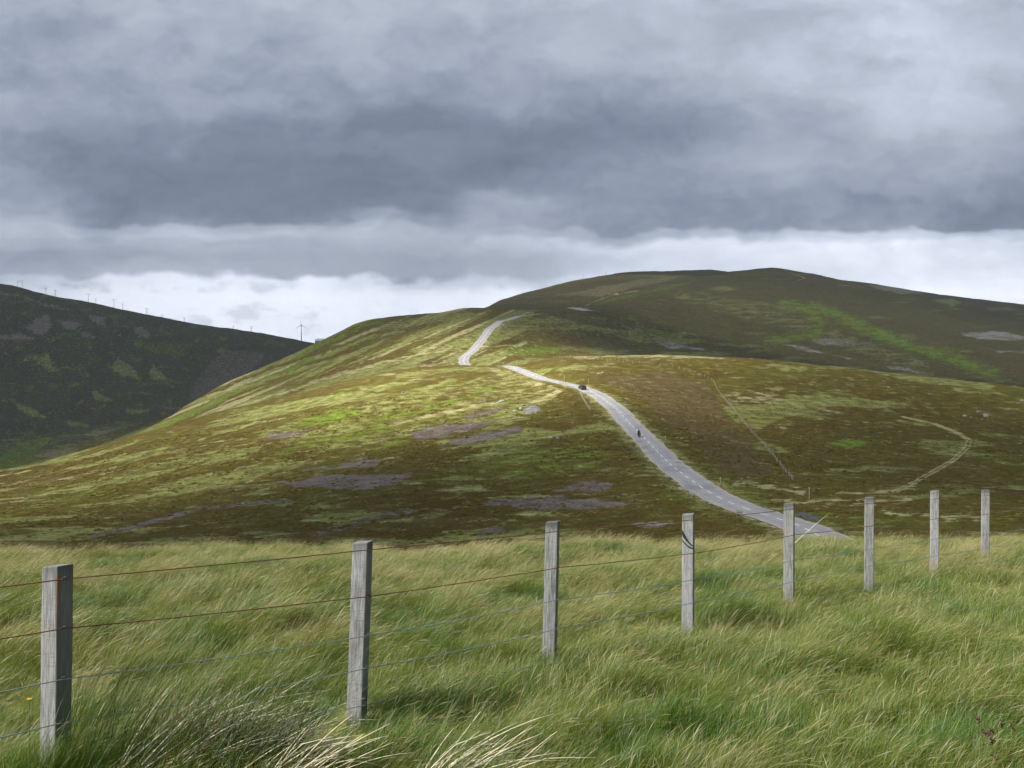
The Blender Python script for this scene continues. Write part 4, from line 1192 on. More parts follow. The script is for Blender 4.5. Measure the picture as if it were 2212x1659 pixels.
for k, (u, vt, vb, kd) in enumerate(PP):
    lab = 'last ski-tow pylon before the turbine, low on the left ridge' if k == 13 else ORD[k] + ' ski-tow pylon from the left along the dark left ridge'
    pylon(u, vt, vb, kd, lab, (1450, 1900))
pylon(1260, 594.5, 603, 1, 'lone ski-tow pylon on the rising shoulder of the far hill', (1900, 3200))
pylon(1309, 587.5, 594, 2, 'ski-tow pylon further up the far hill shoulder', (1900, 3200))
TURB = plain('turbine_white', (.70, .71, .73), .4, 0, .05, 1)
ty = 1790.0; tx = (651 - UC) / F * ty; tg = ground(tx, ty)
e = empty('wind_turbine', (tx, ty, tg)); tag(e, 'slim white wind turbine rising behind the notch between the hills', 'wind turbine')
hz = (VH - 703) / F * ty - tg
vs, fs = tube([(0, 0, -1), (0, 0, hz * .5), (0, 0, hz - .3)], [1.1, .85, .55], 12); mesh_obj('tower', vs, fs, TURB, e, True)
box('nacelle', (1.7, 3.4, 1.6), (0, -.4, hz + .3), TURB, e, .35)
lathe('hub', [(.05, -.9), (.55, -.6), (.8, 0), (.8, .5)], TURB, e, 'Z', 12, (0, -2.4, hz + .3)).rotation_euler = (math.radians(90), 0, 0)
for k in range(3):
    a = math.radians(93 + 120 * k) ; L = 10.5
    secs = []
    for f_ in (0, .08, .2, .5, .8, 1.0):
        c = .35 + .75 * (1 - abs(f_ - .2) / .8) * (1 if f_ > .04 else .5) if f_ < 1 else .2
        th = .28 * (1 - f_) + .05
        r = .6 + L * f_
        ux, uz = math.cos(a), math.sin(a); tx_, tz_ = -math.sin(a), math.cos(a)
        secs.append([(ux * r + tx_ * s * c * .5, -2.5 + d * th, hz + .3 + uz * r + tz_ * s * c * .5) for s, d in ((-1, 0), (-.3, 1), (1, 0), (-.3, -1))])
    loft('blade', secs, TURB, e)
HW, HR, HD = plain('hut_wall', (.10, .10, .11), .8, 0, .1, 1), plain('hut_roof', (.52, .54, .57), .5, .1, .1, 1), plain('hut_dark', (.05, .04, .045), .8, 0, .1, 1)
hy = 862.0; hx = (692 - UC) / F * hy; hg = ground(hx, hy)
htop = (VH - 731.5) / F * hy - hg
e = empty('ski_hut', (hx, hy, hg), math.radians(-12)); tag(e, 'pale roofed hut peeping over the left skyline near the turbine', 'hut')
wl_h = max(1.5, htop - 2.4); W2, D2 = 3.9, 3.0
box('wall', (W2 * 2, D2 * 2, wl_h), (0, 0, wl_h / 2), HW, e)
loft('roof', [[(-W2 - .3, -D2 - .3, wl_h - .1), (-W2 - .3, 0, htop), (-W2 - .3, D2 + .3, wl_h - .1), (-W2 - .3, 0, htop - .35)], [(W2 + .3, -D2 - .3, wl_h - .1), (W2 + .3, 0, htop), (W2 + .3, D2 + .3, wl_h - .1), (W2 + .3, 0, htop - .35)]], HR, e, False)
loft('gable', [[(-W2 + .02, -D2 + .1, wl_h), (-W2 + .02, 0, htop - .4), (-W2 + .02, D2 - .1, wl_h)], [(-W2 + .3, -D2 + .1, wl_h), (-W2 + .3, 0, htop - .4), (-W2 + .3, D2 - .1, wl_h)]], HW, e, False)
box('chimney', (.55, .8, 2.2), (-W2 - .5, -.8, wl_h + .4), HD, e, .04)

# ------------------------------------------------------------------ car on the crest bend
PAINTC = plain('car_paint', (.010, .013, .016), .28, .3, .1, 3, 0, .6, .6)
GLASS = plain('car_glass', (.012, .018, .020), .06, 0, .05, 2, 0, .8)
TYRE, ALLOY = plain('tyre', (.015, .015, .015), .85, 0, .1, 20), plain('alloy', (.45, .45, .46), .35, .8, .05, 10)
REDL, PLATEY, CHROME = plain('tail_lamp', (.28, .012, .010), .2, 0, .1, 10), plain('number_plate', (.62, .48, .06), .5, 0, .05, 10), plain('trim', (.03, .03, .032), .6, 0, .1, 10)
ci = near_road(spot(1272, 842, 250, 400))
cp_, cd_, cn_ = road_frame(ci)
cpos = cp_ + cn_ * 1.45
car = empty('car', (cpos[0], cpos[1], cpos[2] + .04))
hd = math.atan2(cd_[1], cd_[0]); pit = math.asin(cd_[2])
car.rotation_euler = Euler((0, -pit, hd), 'XYZ')
tag(car, 'dark hatchback car seen from behind at the sunlit bend of the road', 'car')
def sec(x, w, z0, z1, tw):            # one body section: lower width w, upper width tw
    return [(x, -w * .94, z0), (x, -w, z0 + .16), (x, -w, z0 + (z1 - z0) * .62), (x, -tw, z1 - .03), (x, -tw * .8, z1), (x, tw * .8, z1), (x, tw, z1 - .03), (x, w, z0 + (z1 - z0) * .62), (x, w, z0 + .16), (x, w * .94, z0)]
loft('body', [sec(-2.08, .74, .42, .80, .66), sec(-2.02, .84, .28, .98, .78), sec(-1.6, .88, .24, 1.02, .83), sec(-.6, .89, .22, 1.03, .84), sec(.6, .89, .22, 1.01, .84), sec(1.15, .88, .22, .97, .82), sec(1.75, .85, .24, .82, .74), sec(2.05, .76, .32, .68, .62)], PAINTC, car)
loft('cabin', [sec(-1.98, .70, .95, 1.02, .68), sec(-1.72, .72, .96, 1.36, .58), sec(-1.3, .74, .97, 1.50, .57), sec(-.3, .75, .97, 1.54, .58), sec(.35, .75, .97, 1.47, .56), sec(1.15, .72, .94, .99, .70)], PAINTC, car)
loft('rear_window', [[(-1.99, -.54, 1.06), (-1.99, .54, 1.06), (-1.97, .54, 1.06), (-1.97, -.54, 1.06)], [(-1.70, -.49, 1.40), (-1.70, .49, 1.40), (-1.68, .49, 1.38), (-1.68, -.49, 1.38)]], GLASS, car, False)
loft('windscreen', [[(1.12, -.62, 1.01), (1.12, .62, 1.01), (1.10, .62, 1.0), (1.10, -.62, 1.0)], [(.42, -.51, 1.45), (.42, .51, 1.45), (.40, .51, 1.43), (.40, -.51, 1.43)]], GLASS, car, False)
for s in (-1, 1):
    for xa, xb, xc, xd in ((-1.55, -.42, -.42, -1.35), (-.34, .85, .28, -.34)):
        loft('side_window', [[(xa, s * .77, 1.03), (xb, s * .77, 1.03), (xc, s * .625, 1.42), (xd, s * .625, 1.42)], [(xa, s * .74, 1.03), (xb, s * .74, 1.03), (xc, s * .60, 1.42), (xd, s * .60, 1.42)]], GLASS, car, False)
    box('tail_light', (.08, .20, .26), (-2.03, s * .68, .88), REDL, car, .03)
    box('headlight', (.20, .30, .14), (1.90, s * .58, .68), ALLOY, car, .04)
    box('mirror', (.14, .20, .13), (.72, s * .96, 1.02), PAINTC, car, .04)
    for wx in (-1.28, 1.30):
        wob_ = empty('wheel', (0, 0, 0)); wob_.parent = car; wob_.location = (wx, s * .78, .31)
        lathe('tyre', [(.20, -.10), (.30, -.10), (.315, -.06), (.315, .06), (.30, .10), (.20, .10)], TYRE, wob_, 'Z', 20).rotation_euler = (math.radians(90), 0, 0)
        lathe('rim', [(.02, -.105), (.19, -.108), (.205, -.09), (.205, .09), (.19, .108), (.02, .105)], ALLOY, wob_, 'Z', 14).rotation_euler = (math.radians(90), 0, 0)
box('number_plate', (.02, .50, .11), (-2.085, 0, .72), PLATEY, car, .004)
box('bumper', (.16, 1.60, .22), (-2.06, 0, .44), CHROME, car, .05)

# ------------------------------------------------------------------ motorbike and rider
BIKE = plain('bike_paint', (.012, .012, .02), .3, .3, .1, 6, 0, .6, .5)
bi = near_road(spot(1378, 945, 180, 300))
bp_, bd_, bn_ = road_frame(bi)
bpos = bp_ + bn_ * 1.05
bike = empty('motorbike', (bpos[0], bpos[1], bpos[2] + .04))
bike.rotation_euler = Euler((0, -math.asin(bd_[2]), math.atan2(bd_[1], bd_[0])), 'XYZ')
tag(bike, 'dark touring motorbike riding up the left lane of the road', 'motorbike')
for wx, nm in ((-.74, 'wheel'), (.76, 'wheel')):
    w_ = empty('wheel'); w_.parent = bike; w_.location = (wx, 0, .32)
    lathe('tyre', [(.22, -.07), (.29, -.07), (.32, -.03), (.32, .03), (.29, .07), (.22, .07)], TYRE, w_, 'Z', 20).rotation_euler = (math.radians(90), 0, 0)
    lathe('rim', [(.03, -.05), (.20, -.05), (.225, -.03), (.225, .03), (.20, .05), (.03, .05)], ALLOY, w_, 'Z', 14).rotation_euler = (math.radians(90), 0, 0)
loft('engine', [[(-.30, -.14, .25), (-.30, .14, .25), (-.30, .13, .60), (-.30, -.13, .60)], [(.05, -.20, .20), (.05, .20, .20), (.05, .16, .66), (.05, -.16, .66)], [(.38, -.13, .26), (.38, .13, .26), (.38, .12, .62), (.38, -.12, .62)]], CHROME, bike)
loft('tank', [[(-.12, -.10, .68), (-.12, .10, .68), (-.12, .08, .84), (-.12, -.08, .84)], [(.18, -.18, .66), (.18, .18, .66), (.18, .14, .98), (.18, -.14, .98)], [(.46, -.12, .70), (.46, .12, .70), (.46, .10, .92), (.46, -.10, .92)]], BIKE, bike)
loft('seat', [[(-.82, -.10, .80), (-.82, .10, .80), (-.82, .09, .90), (-.82, -.09, .90)], [(-.50, -.15, .74), (-.50, .15, .74), (-.50, .14, .84), (-.50, -.14, .84)], [(-.10, -.13, .70), (-.10, .13, .70), (-.10, .12, .80), (-.10, -.12, .80)]], TYRE, bike)
loft('fairing', [[(.40, -.22, .60), (.40, .22, .60), (.40, .22, 1.05), (.40, -.22, 1.05)], [(.72, -.17, .70), (.72, .17, .70), (.70, .16, 1.08), (.70, -.16, 1.08)], [(.92, -.06, .80), (.92, .06, .80), (.88, .06, .98), (.88, -.06, .98)]], BIKE, bike)
loft('windscreen', [[(.58, -.15, 1.06), (.58, .15, 1.06), (.60, .15, 1.06), (.60, -.15, 1.06)], [(.42, -.12, 1.34), (.42, .12, 1.34), (.44, .12, 1.34), (.44, -.12, 1.34)]], GLASS, bike, False)
vs, fs = tube([(.35, -.42, 1.02), (.46, -.22, 1.04), (.50, 0, 1.02), (.46, .22, 1.04), (.35, .42, 1.02)], .016, 8); mesh_obj('handlebar', vs, fs, CHROME, bike, True)
for s in (-1, 1):
    vs, fs = tube([(.52, s * .10, .95), (.76, s * .10, .32)], .028, 8); mesh_obj('fork', vs, fs, ALLOY, bike, True)
    box('pannier', (.50, .24, .40), (-.62, s * .30, .62), BIKE, bike, .06)
    vs, fs = tube([(.0, s * .20, .28), (-.5, s * .20, .30), (-.95, s * .22, .40)], [.03, .04, .05], 8); mesh_obj('exhaust', vs, fs, ALLOY, bike, True)
vs, fs = tube([(-.10, 0, .42), (-.74, .06, .32)], .035, 8); mesh_obj('swing_arm', vs, fs, CHROME, bike, True)
box('top_box', (.40, .46, .30), (-.95, 0, 1.02), BIKE, bike, .07)
box('tail_light', (.04, .18, .08), (-1.0, 0, .80), REDL, bike, .015)
box('number_plate', (.02, .22, .17), (-1.03, 0, .64), PLATEY, bike, .004)
JACKET = plain('riding_gear', (.014, .015, .022), .8, 0, .25, 14, .3)
def skin_figure(name, joints, bones, mat, root, sub=2):
    me = bpy.data.meshes.new(name)
    names = list(joints)
    me.from_pydata([joints[n][0] for n in names], [(names.index(a), names.index(b)) for a, b in bones], [])
    o = bpy.data.objects.new(name, me); COL.objects.link(o)
    md = o.modifiers.new('skin', 'SKIN'); md.use_smooth_shade = True
    for i, n in enumerate(names):
        r = joints[n][1]; sv = me.skin_vertices[0].data[i]
        sv.radius = (r, r) if not isinstance(r, tuple) else r
        sv.use_root = (n == root)
    s_ = o.modifiers.new('sub', 'SUBSURF'); s_.levels = sub; s_.render_levels = sub
    dg = bpy.context.evaluated_depsgraph_get()
    m2 = bpy.data.meshes.new_from_object(o.evaluated_get(dg))
    o.modifiers.clear(); o.data = m2
    m2.materials.clear(); m2.materials.append(mat)
    return o
J = {'pelvis': ((-.28, 0, .95), (.15, .17)), 'belly': ((-.22, 0, 1.10), (.14, .17)), 'chest': ((-.10, 0, 1.32), (.14, .20)), 'neck': ((-.02, 0, 1.48), .065), 'head': ((.02, 0, 1.57), .07)}
B = [('pelvis', 'belly'), ('belly', 'chest'), ('chest', 'neck'), ('neck', 'head')]
for s, q in ((1, 'l'), (-1, 'r')):
    J.update({'hip' + q: ((-.24, s * .12, .92), .10), 'knee' + q: ((.14, s * .26, .74), .075), 'ankle' + q: ((-.12, s * .24, .40), .05), 'toe' + q: ((.06, s * .25, .34), .042),
              'sh' + q: ((-.06, s * .20, 1.42), .07), 'elb' + q: ((.10, s * .36, 1.20), .052), 'wri' + q: ((.30, s * .39, 1.07), .036), 'palm' + q: ((.36, s * .39, 1.05), .032), 'fing' + q: ((.40, s * .36, 1.01), .022), 'thumb' + q: ((.35, s * .34, 1.03), .014)})
    B += [('pelvis', 'hip' + q), ('hip' + q, 'knee' + q), ('knee' + q, 'ankle' + q), ('ankle' + q, 'toe' + q), ('chest', 'sh' + q), ('sh' + q, 'elb' + q), ('elb' + q, 'wri' + q), ('wri' + q, 'palm' + q), ('palm' + q, 'fing' + q), ('palm' + q, 'thumb' + q)]
per = skin_figure('person', J, B, JACKET, 'pelvis')
per.location = bike.location; per.rotation_euler = bike.rotation_euler
tag(per, 'rider in dark jacket and helmet leaning forward on the motorbike', 'person')
hel = lathe('helmet', [(.03, -.14), (.10, -.13), (.135, -.06), (.14, .02), (.12, .09), (.07, .135), (.01, .15)], BIKE, per, 'Z', 16, (.04, 0, 1.64))
hel.scale = (1.15, .95, 1.0)
loft('visor', [[(.13, -.09, 1.60), (.13, .09, 1.60), (.11, .09, 1.60), (.11, -.09, 1.60)], [(.185, -.05, 1.64), (.185, .05, 1.64), (.16, .05, 1.64), (.16, -.05, 1.64)], [(.13, -.09, 1.71), (.13, .09, 1.71), (.11, .09, 1.71), (.11, -.09, 1.71)]], GLASS, per)

# ------------------------------------------------------------------ boulders and scree
def rock_mesh(seed, flat=.65):
    r_ = np.random.default_rng(seed)
    bm = bmesh.new(); bmesh.ops.create_icosphere(bm, subdivisions=3, radius=1.0)
    pl = [(Vector(r_.normal(size=3)).normalized(), r_.uniform(.55, .85)) for _ in range(9)]
    for v in bm.verts:
        for n_, d_ in pl:
            k = v.co.dot(n_)
            if k > d_: v.co -= n_ * (k - d_) * .9
        v.co *= 1 + .05 * math.sin(v.co.x * 9 + seed) * math.cos(v.co.y * 8)
        v.co.z *= flat
    me = bpy.data.meshes.new('boulder'); bm.to_mesh(me); bm.free()
    return me
m = new_mat('lichen_rock'); t = NT(m)
co = t.add('TexCoord').outputs['Object']
n1, n2 = t.noise(2.2, co, 6, .65), t.noise(7, co, 5, .6)
c = t.mix(t.ramp(n1, .35, .65), (.075, .075, .085), (.30, .30, .29))
c = t.mix(t.math('MULTIPLY', t.ramp(n2, .58, .7), .8), c, (.50, .50, .46))
t.out(t.add('BsdfPrincipled', {'Base Color': c, 'Roughness': .92, 'Normal': t.add('Bump', {'Height': n2, 'Strength': .8, 'Distance': .1}).outputs[0]}).outputs[0])
ROCKM = m
PALER = plain('pale_rock', (.30, .295, .28), .92, 0, .35, 3, .6)
RK = [rock_mesh(s) for s in (1, 2, 3, 4)]
for r_ in RK: r_.materials.append(ROCKM)
RKP = [r_.copy() for r_ in RK]
for r_ in RKP: r_.materials.clear(); r_.materials.append(PALER)
BOULD = [(2130, 900, 2.3, 1.5, 0, 'large dark boulder of the outcrop on the right-hand slope'), (2113, 892, 1.9, 1.0, 0, 'mottled boulder just left of the large dark one, right-hand slope'), (2084, 899, 1.7, .8, 1, 'low pale slab at the left end of the right-hand outcrop'),
         (2098, 902, 1.3, .6, 0, 'flat grey rock between the slab and the large dark boulder'), (2122, 907, 1.2, .5, 0, 'small grey rock below the large dark boulder'), (2208, 866, 1.6, .7, 1, 'lone pale rock at the right edge of the picture'),
         (1083, 868, 2.0, .8, 1, 'pale rock lying in the sunlit green bank'), (1075, 870, 1.0, .5, 1, 'small pale rock left of the sunlit bank rock'), (1126, 884, 1.5, .9, 1, 'upright pale rock left of the scree'), (1113, 888, 1.7, .6, 1, 'flat pale rock furthest left of the scree'),
         (1048, 866, .8, .5, 0, 'small grey rock on the sunlit grass left of the bank'), (870, 848, 1.4, .6, 0, 'isolated grey rock on the upper sunlit slope'), (1295, 808, 2.2, .6, 1, 'pale flat rock in the brown slope above the car'), (1302, 805, 1.2, .5, 1, 'smaller pale rock beside the flat one above the car'),
         (1205, 947, 1.2, .8, 0, 'dark rock in the shaded grass left of the road'), (1189, 945, 1.3, .5, 1, 'pale rock left of the dark one in shaded grass'), (1090, 911, 1.0, .5, 1, 'small pale rock below the scree'), (1919, 837, 1.3, .6, 1, 'small pale rock high on the right-hand slope'),
         (1087, 703, 2.2, .9, 1, 'left white stone in the group beside the upper road'), (1094, 706, 2.0, .8, 1, 'middle white stone in the group beside the upper road'), (1101, 704, 1.7, .7, 1, 'right white stone in the group beside the upper road'), (1138, 760, 1.6, .6, 1, 'pale stone on the green knoll by the side track')]
for k, (u, v, w, h, pale_, lab) in enumerate(BOULD):
    p = spot(u, v, 100, 445) if v > 770 else spot(u, v, 545, 900)
    o = bpy.data.objects.new('boulder', (RKP if pale_ else RK)[k % 4]); link(o)
    o.location = (p[0], p[1], p[2] + h * .12)
    w *= 1.05; h *= 1.2
    o.scale = (w / 2, w / 2 * random.uniform(.7, 1), h / 1.2); o.rotation_euler = (random.uniform(-.2, .2), random.uniform(-.2, .2), random.uniform(0, 6))
    tag(o, lab, 'rock', 'scattered rocks on the moor')
# scree: stones past counting, joined
bm = bmesh.new()
p = None
for k in range(150):
    if k % 5 == 0: base_p = spot(1152 + random.gauss(0, 7), 886 + random.gauss(0, 3), 150, 420)
    p = base_p + np.array([random.gauss(0, .5), random.gauss(0, .8), 0])
    s = random.uniform(.10, .34)
    g_ = bmesh.ops.create_icosphere(bm, subdivisions=1, radius=1.0)['verts']
    mt = Matrix.Translation((p[0], p[1], ground(p[0], p[1]) + s * .2)) @ Euler((random.random() * 3, random.random() * 3, 0)).to_matrix().to_4x4() @ Matrix.Diagonal((s, s * .8, s * .6, 1))
    bmesh.ops.transform(bm, matrix=mt, verts=g_)
me_ = bpy.data.meshes.new('scree'); bm.to_mesh(me_); bm.free(); me_.materials.append(PALER)
tag(link(bpy.data.objects.new('scree', me_)), 'pale scree of broken stones on the sunlit bank', 'scree', None, 'stuff')
# ------------------------------------------------------------------ scattered growth on the moor slopes: heather clumps and tussocks
def scatter(name, coll, P3, attrs, label, cat):
    me_ = bpy.data.meshes.new(name + '_points')
    me_.vertices.add(len(P3)); me_.vertices.foreach_set('co', P3.astype(np.float32).ravel())
    for k, (ty, arr) in attrs.items():
        if ty == 'F': fattr(me_, k, arr)
        elif ty == 'I': me_.attributes.new(k, 'INT', 'POINT').data.foreach_set('value', arr.astype(np.int32))
        else: me_.attributes.new(k, 'FLOAT_VECTOR', 'POINT').data.foreach_set('vector', arr.astype(np.float32).ravel())
    o = link(bpy.data.objects.new(name, me_))
    g_ = ng.copy()
    [n for n in g_.nodes if n.bl_idname == 'GeometryNodeCollectionInfo'][0].inputs['Collection'].default_value = coll
    o.modifiers.new('scatter', 'NODES').node_group = g_
    return tag(o, label, cat, None, 'stuff')
m = new_mat('heather_clump'); t = NT(m)
co = t.add('TexCoord').outputs['Object']
n1 = t.noise(5.5, co, 4, .65)
tn = t.attr('tone', 'INSTANCER').outputs['Fac']
c = t.mix(tn, t.mix(t.ramp(n1, .35, .65), (.055, .040, .009), (.118, .083, .015)), t.mix(t.ramp(n1, .35, .65), (.062, .056, .010), (.135, .118, .020)))
t.out(t.add('BsdfPrincipled', {'Base Color': c, 'Roughness': .95, 'Specular IOR Level': .1}).outputs[0])
hc = bpy.data.collections.new('heather_clumps')
for s in range(6):
    r_ = np.random.default_rng(s + 50)
    bm = bmesh.new(); bmesh.ops.create_icosphere(bm, subdivisions=3, radius=1.0)
    for v in bm.verts:
        k = 1 + .32 * float(perlin(v.co.x * 2.1 + s * 5, v.co.y * 2.1 + v.co.z * 1.7, s)) + r_.uniform(-.14, .14)
        v.co *= k; v.co.z = max(v.co.z * .42, -.2)
    me_ = bpy.data.meshes.new('clump'); bm.to_mesh(me_); bm.free(); me_.materials.append(m)
    hc.objects.link(bpy.data.objects.new('clump_%d' % s, me_))
def sample_veg(x, y):
    """growth masks at points (nearest ground vertex)"""
    ri = np.clip(np.searchsorted(rows, y), 0, NR - 1)
    w_ = np.maximum(rows[ri], 0) + 26 * np.exp(-np.maximum(rows[ri], 0) / 30.0)
    ci_ = np.clip(np.searchsorted(cs, x / w_), 0, NC - 1)
    k = ri * NC + ci_
    return {c_: VEG[c_][k] for c_ in VEG} | {'gd': GD.ravel()[k]}
n = 60000
yy = np.sqrt(rng.uniform(95 ** 2, 330 ** 2, n)); xx = rng.uniform(-.60, .60, n) * yy
vg_ = sample_veg(xx, yy)
free = 1 - np.clip(vg_['grass'] + vg_['pale'] + vg_['burnt'] + vg_['lush'] + vg_['gravel'] + vg_['rock'], 0, 1)
den = np.clip(free, 0, 1) * (fbm(xx / 14, yy / 14, 3, 130) * 1.2 + .45) * np.interp(yy, [95, 200, 330], [1, .8, .45])
k = (rng.random(n) < den) & (vg_['gd'] > 1.6)
xx, yy = xx[k], yy[k]
sc_ = rng.uniform(.20, .50, len(xx)) * (1 + .3 * fbm(xx / 8, yy / 8, 2, 131))
scatter('heather', hc, np.stack([xx, yy, base_height(xx, yy) - .02], 1), {'scl': ('F', sc_), 'var': ('I', rng.integers(0, 6, len(xx))), 'tone': ('F', np.clip(.5 + fbm(xx / 30, yy / 30, 3, 133) + rng.normal(0, .15, len(xx)), 0, 1)),
        'rot': ('V', np.stack([rng.normal(0, .1, len(xx)), rng.normal(0, .1, len(xx)), rng.uniform(0, 6.28, len(xx))], 1))}, 'dark heather clumps covering the slopes', 'heather')
n = 60000
yy = np.sqrt(rng.uniform(92 ** 2, 300 ** 2, n)); xx = rng.uniform(-.60, .60, n) * yy
vg_ = sample_veg(xx, yy)
gdv = vg_['gd']
den = np.clip(vg_['pale'] * .75 + vg_['grass'] * .22 + vg_['lush'] * .18, 0, 1) + .35 * (gdv < 5)
den = den * np.interp(yy, [92, 180, 300], [1, .8, .4]) + .02
k = (rng.random(n) < den) & (gdv > .5)
xx, yy = xx[k], yy[k]; pl_ = vg_['pale'][k]; lu_ = vg_['lush'][k]
scatter('moor_tussocks', src, np.stack([xx, yy, base_height(xx, yy) - .05], 1), {'scl': ('F', rng.uniform(.9, 1.9, len(xx))), 'var': ('I', np.where(pl_ > .4, rng.integers(12, 18, len(xx)), rng.integers(0, 12, len(xx)))),
        'dry': ('F', np.clip(pl_ * 1.1 + rng.normal(.1, .15, len(xx)), 0, 1)), 'lush': ('F', lu_), 'rot': ('V', np.stack([rng.normal(0, .2, len(xx)), rng.normal(-.2, .2, len(xx)), rng.normal(0, .6, len(xx))], 1))},
        'pale and green grass tussocks dotted over the slopes', 'grass')

# ------------------------------------------------------------------ rush clumps with bleached stalks
DRYST = plain('bleached_stalk', (.63, .56, .39), .7, 0, .22, 12)
def gz_(x, y): return float(near_z(np.array([x]), np.array([y]))[0])
def rush(name, u0, u1, v, y, tips, ngreen, lab, gl=.62):
    b = px((u0 + u1) / 2, v, y); b[2] = gz_(b[0], b[1])
    e = empty(name, b); tag(e, lab, 'rush clump', 'rush clumps in the foreground')
    hw = (u1 - u0) / 2 / F * y
    if ngreen:
        parts = []
        for i in range(3):
            V_, Q_, A_ = blades(ngreen // 3, 1.0, gl * .65, gl * 1.2, .0052, .42, .30, .38, 5, 0)
            V_ = V_.copy()
            parts.append((V_, Q_, A_))
        # spread the stems over the clump
        V_ = np.vstack([p_[0] for p_ in parts]); nb = len(V_) // 12
        for j in range(nb):
            s_ = slice(j * 12, j * 12 + 12)
            ox_ = V_[j * 12:j * 12 + 2].mean(0)
            V_[s_, 0] += -ox_[0] + random.uniform(-hw, hw); V_[s_, 1] += -ox_[1] + random.gauss(0, .22)
        off = 0; Q_ = []
        for p_ in parts: Q_.append(p_[1] + off); off += len(p_[0])
        A_ = np.vstack([p_[2] for p_ in parts])
        me_ = np_mesh('green_stems', V_, np.vstack(Q_)); cattr(me_, 'blade', np.concatenate([A_, np.ones((len(A_), 1))], 1)); me_.materials.append(RUSHM)
        o = link(bpy.data.objects.new('green_stems', me_), e); o['kind'] = 'stuff'
    for (bu, bv, by, tu, tv, ty_, r) in tips:
        p0, p1 = px(bu, bv, by), px(tu, tv, ty_)
        p0[2] = min(p0[2], gz_(p0[0], p0[1]) + .12)
        mid = (p0 + p1) / 2 + np.array([random.uniform(-.02, .02), random.uniform(-.03, .03), np.linalg.norm(p1 - p0) * random.uniform(.04, .13)])
        tt = np.linspace(0, 1, 7)[:, None]
        c_ = (1 - tt) ** 2 * p0 + 2 * tt * (1 - tt) * mid + tt ** 2 * p1
        if random.random() < .25:                    # snapped over
            c_[5:] += np.array([.05, 0, -.05]) * np.array([[.5], [1]])
        vs, fs = tube([q - b for q in c_], np.linspace(r, r * .45, 7) * 1.12, 5)
        mesh_obj('dry_stalk', vs, fs, DRYST, e, True)
    return e
m = new_mat('rush_green'); t = NT(m)
bl = t.add('SeparateColor', {'Color': t.attr('blade').outputs['Color']})
c = t.mix(bl.outputs[1], (.030, .070, .014), (.085, .135, .030))
c = t.mix(t.ramp(bl.outputs[0], .80, 1.0), c, (.30, .24, .10))
mx = t.add('MixShader', {0: .2, 1: t.add('BsdfPrincipled', {'Base Color': c, 'Roughness': .5}).outputs[0], 2: t.add('BsdfTranslucent', {'Color': c}).outputs[0]})
t.out(mx.outputs[0])
RUSHM = m
random.seed(21)
tipsA = [(300, 1655, 5.70, 542, 1466, 6.10, .0042), (350, 1650, 5.60, 613, 1453, 6.10, .0042), (420, 1640, 5.60, 693, 1449, 6.00, .0045), (430, 1600, 5.60, 683, 1474, 5.90, .0040), (440, 1610, 5.60, 716, 1488, 5.80, .0042), (470, 1590, 5.60, 694, 1495, 5.80, .0040),
         (480, 1620, 5.50, 735, 1527, 5.70, .0042), (520, 1560, 5.80, 788, 1508, 5.90, .0035), (560, 1570, 5.60, 802, 1537, 5.70, .0035)]
for k in range(105):
    bu = random.gauss(400, 95); tu = bu + random.uniform(110, 260)
    tipsA.append((bu, 1665 + random.uniform(-25, 30), random.uniform(5.3, 5.9), tu, 1480 + (tu - 470) * random.uniform(.0, .35) + abs(random.gauss(0, 55)), random.uniform(5.5, 6.1), random.uniform(.0024, .0040)))
for k in range(26):
    bu = random.gauss(600, 40); tu = bu + random.uniform(70, 230)
    tipsA.append((bu, 1690, random.uniform(5.1, 5.4), tu, random.uniform(1540, 1640), random.uniform(5.1, 5.5), random.uniform(.0026, .0040)))
rush('rush_clump', 120, 640, 1690, 5.6, tipsA, 900, 'large rush clump with many bleached stalks beside the nearest post', .85)
tipsB = [(926, 1690, 5.20, 1038, 1537, 5.50, .0040), (926, 1680, 5.20, 1195, 1542, 5.40, .0045), (930, 1690, 5.20, 1116, 1562, 5.40, .0040), (940, 1680, 5.10, 1174, 1583, 5.30, .0042), (930, 1670, 5.10, 1208, 1625, 5.20, .0038), (870, 1700, 5.10, 1070, 1585, 5.30, .0036)]
for k in range(24):
    bu = random.gauss(930, 40)
    tipsB.append((bu, 1710, random.uniform(5.0, 5.3), bu + random.uniform(80, 270), random.uniform(1560, 1655), random.uniform(5.1, 5.4), random.uniform(.0026, .0040)))
rush('rush_clump', 860, 1010, 1720, 5.2, tipsB, 120, 'smaller tuft of bleached stalks at the bottom edge, right of the large clump', .7)
# lone stalks standing above the grass
for (bu, bv, tu, tv, y, r, lab) in ((1722, 1168, 1788, 1111, 14.5, .005, 'tall bare stalk leaning right in front of the road end'),):
    b = px(bu, bv, y); tp_ = px(tu, tv, y); b0 = b - (tp_ - b) * .45
    c_ = [b0 - b, np.zeros(3), (tp_ - b) * .5 + np.array([0, 0, .008]), tp_ - b]
    vs, fs = tube(c_, [r, r, r * .8, r * .4], 5)
    o = mesh_obj('dry_stalk', vs, fs, DRYST, None, True); o.location = b
    tag(o, lab, 'stalk')
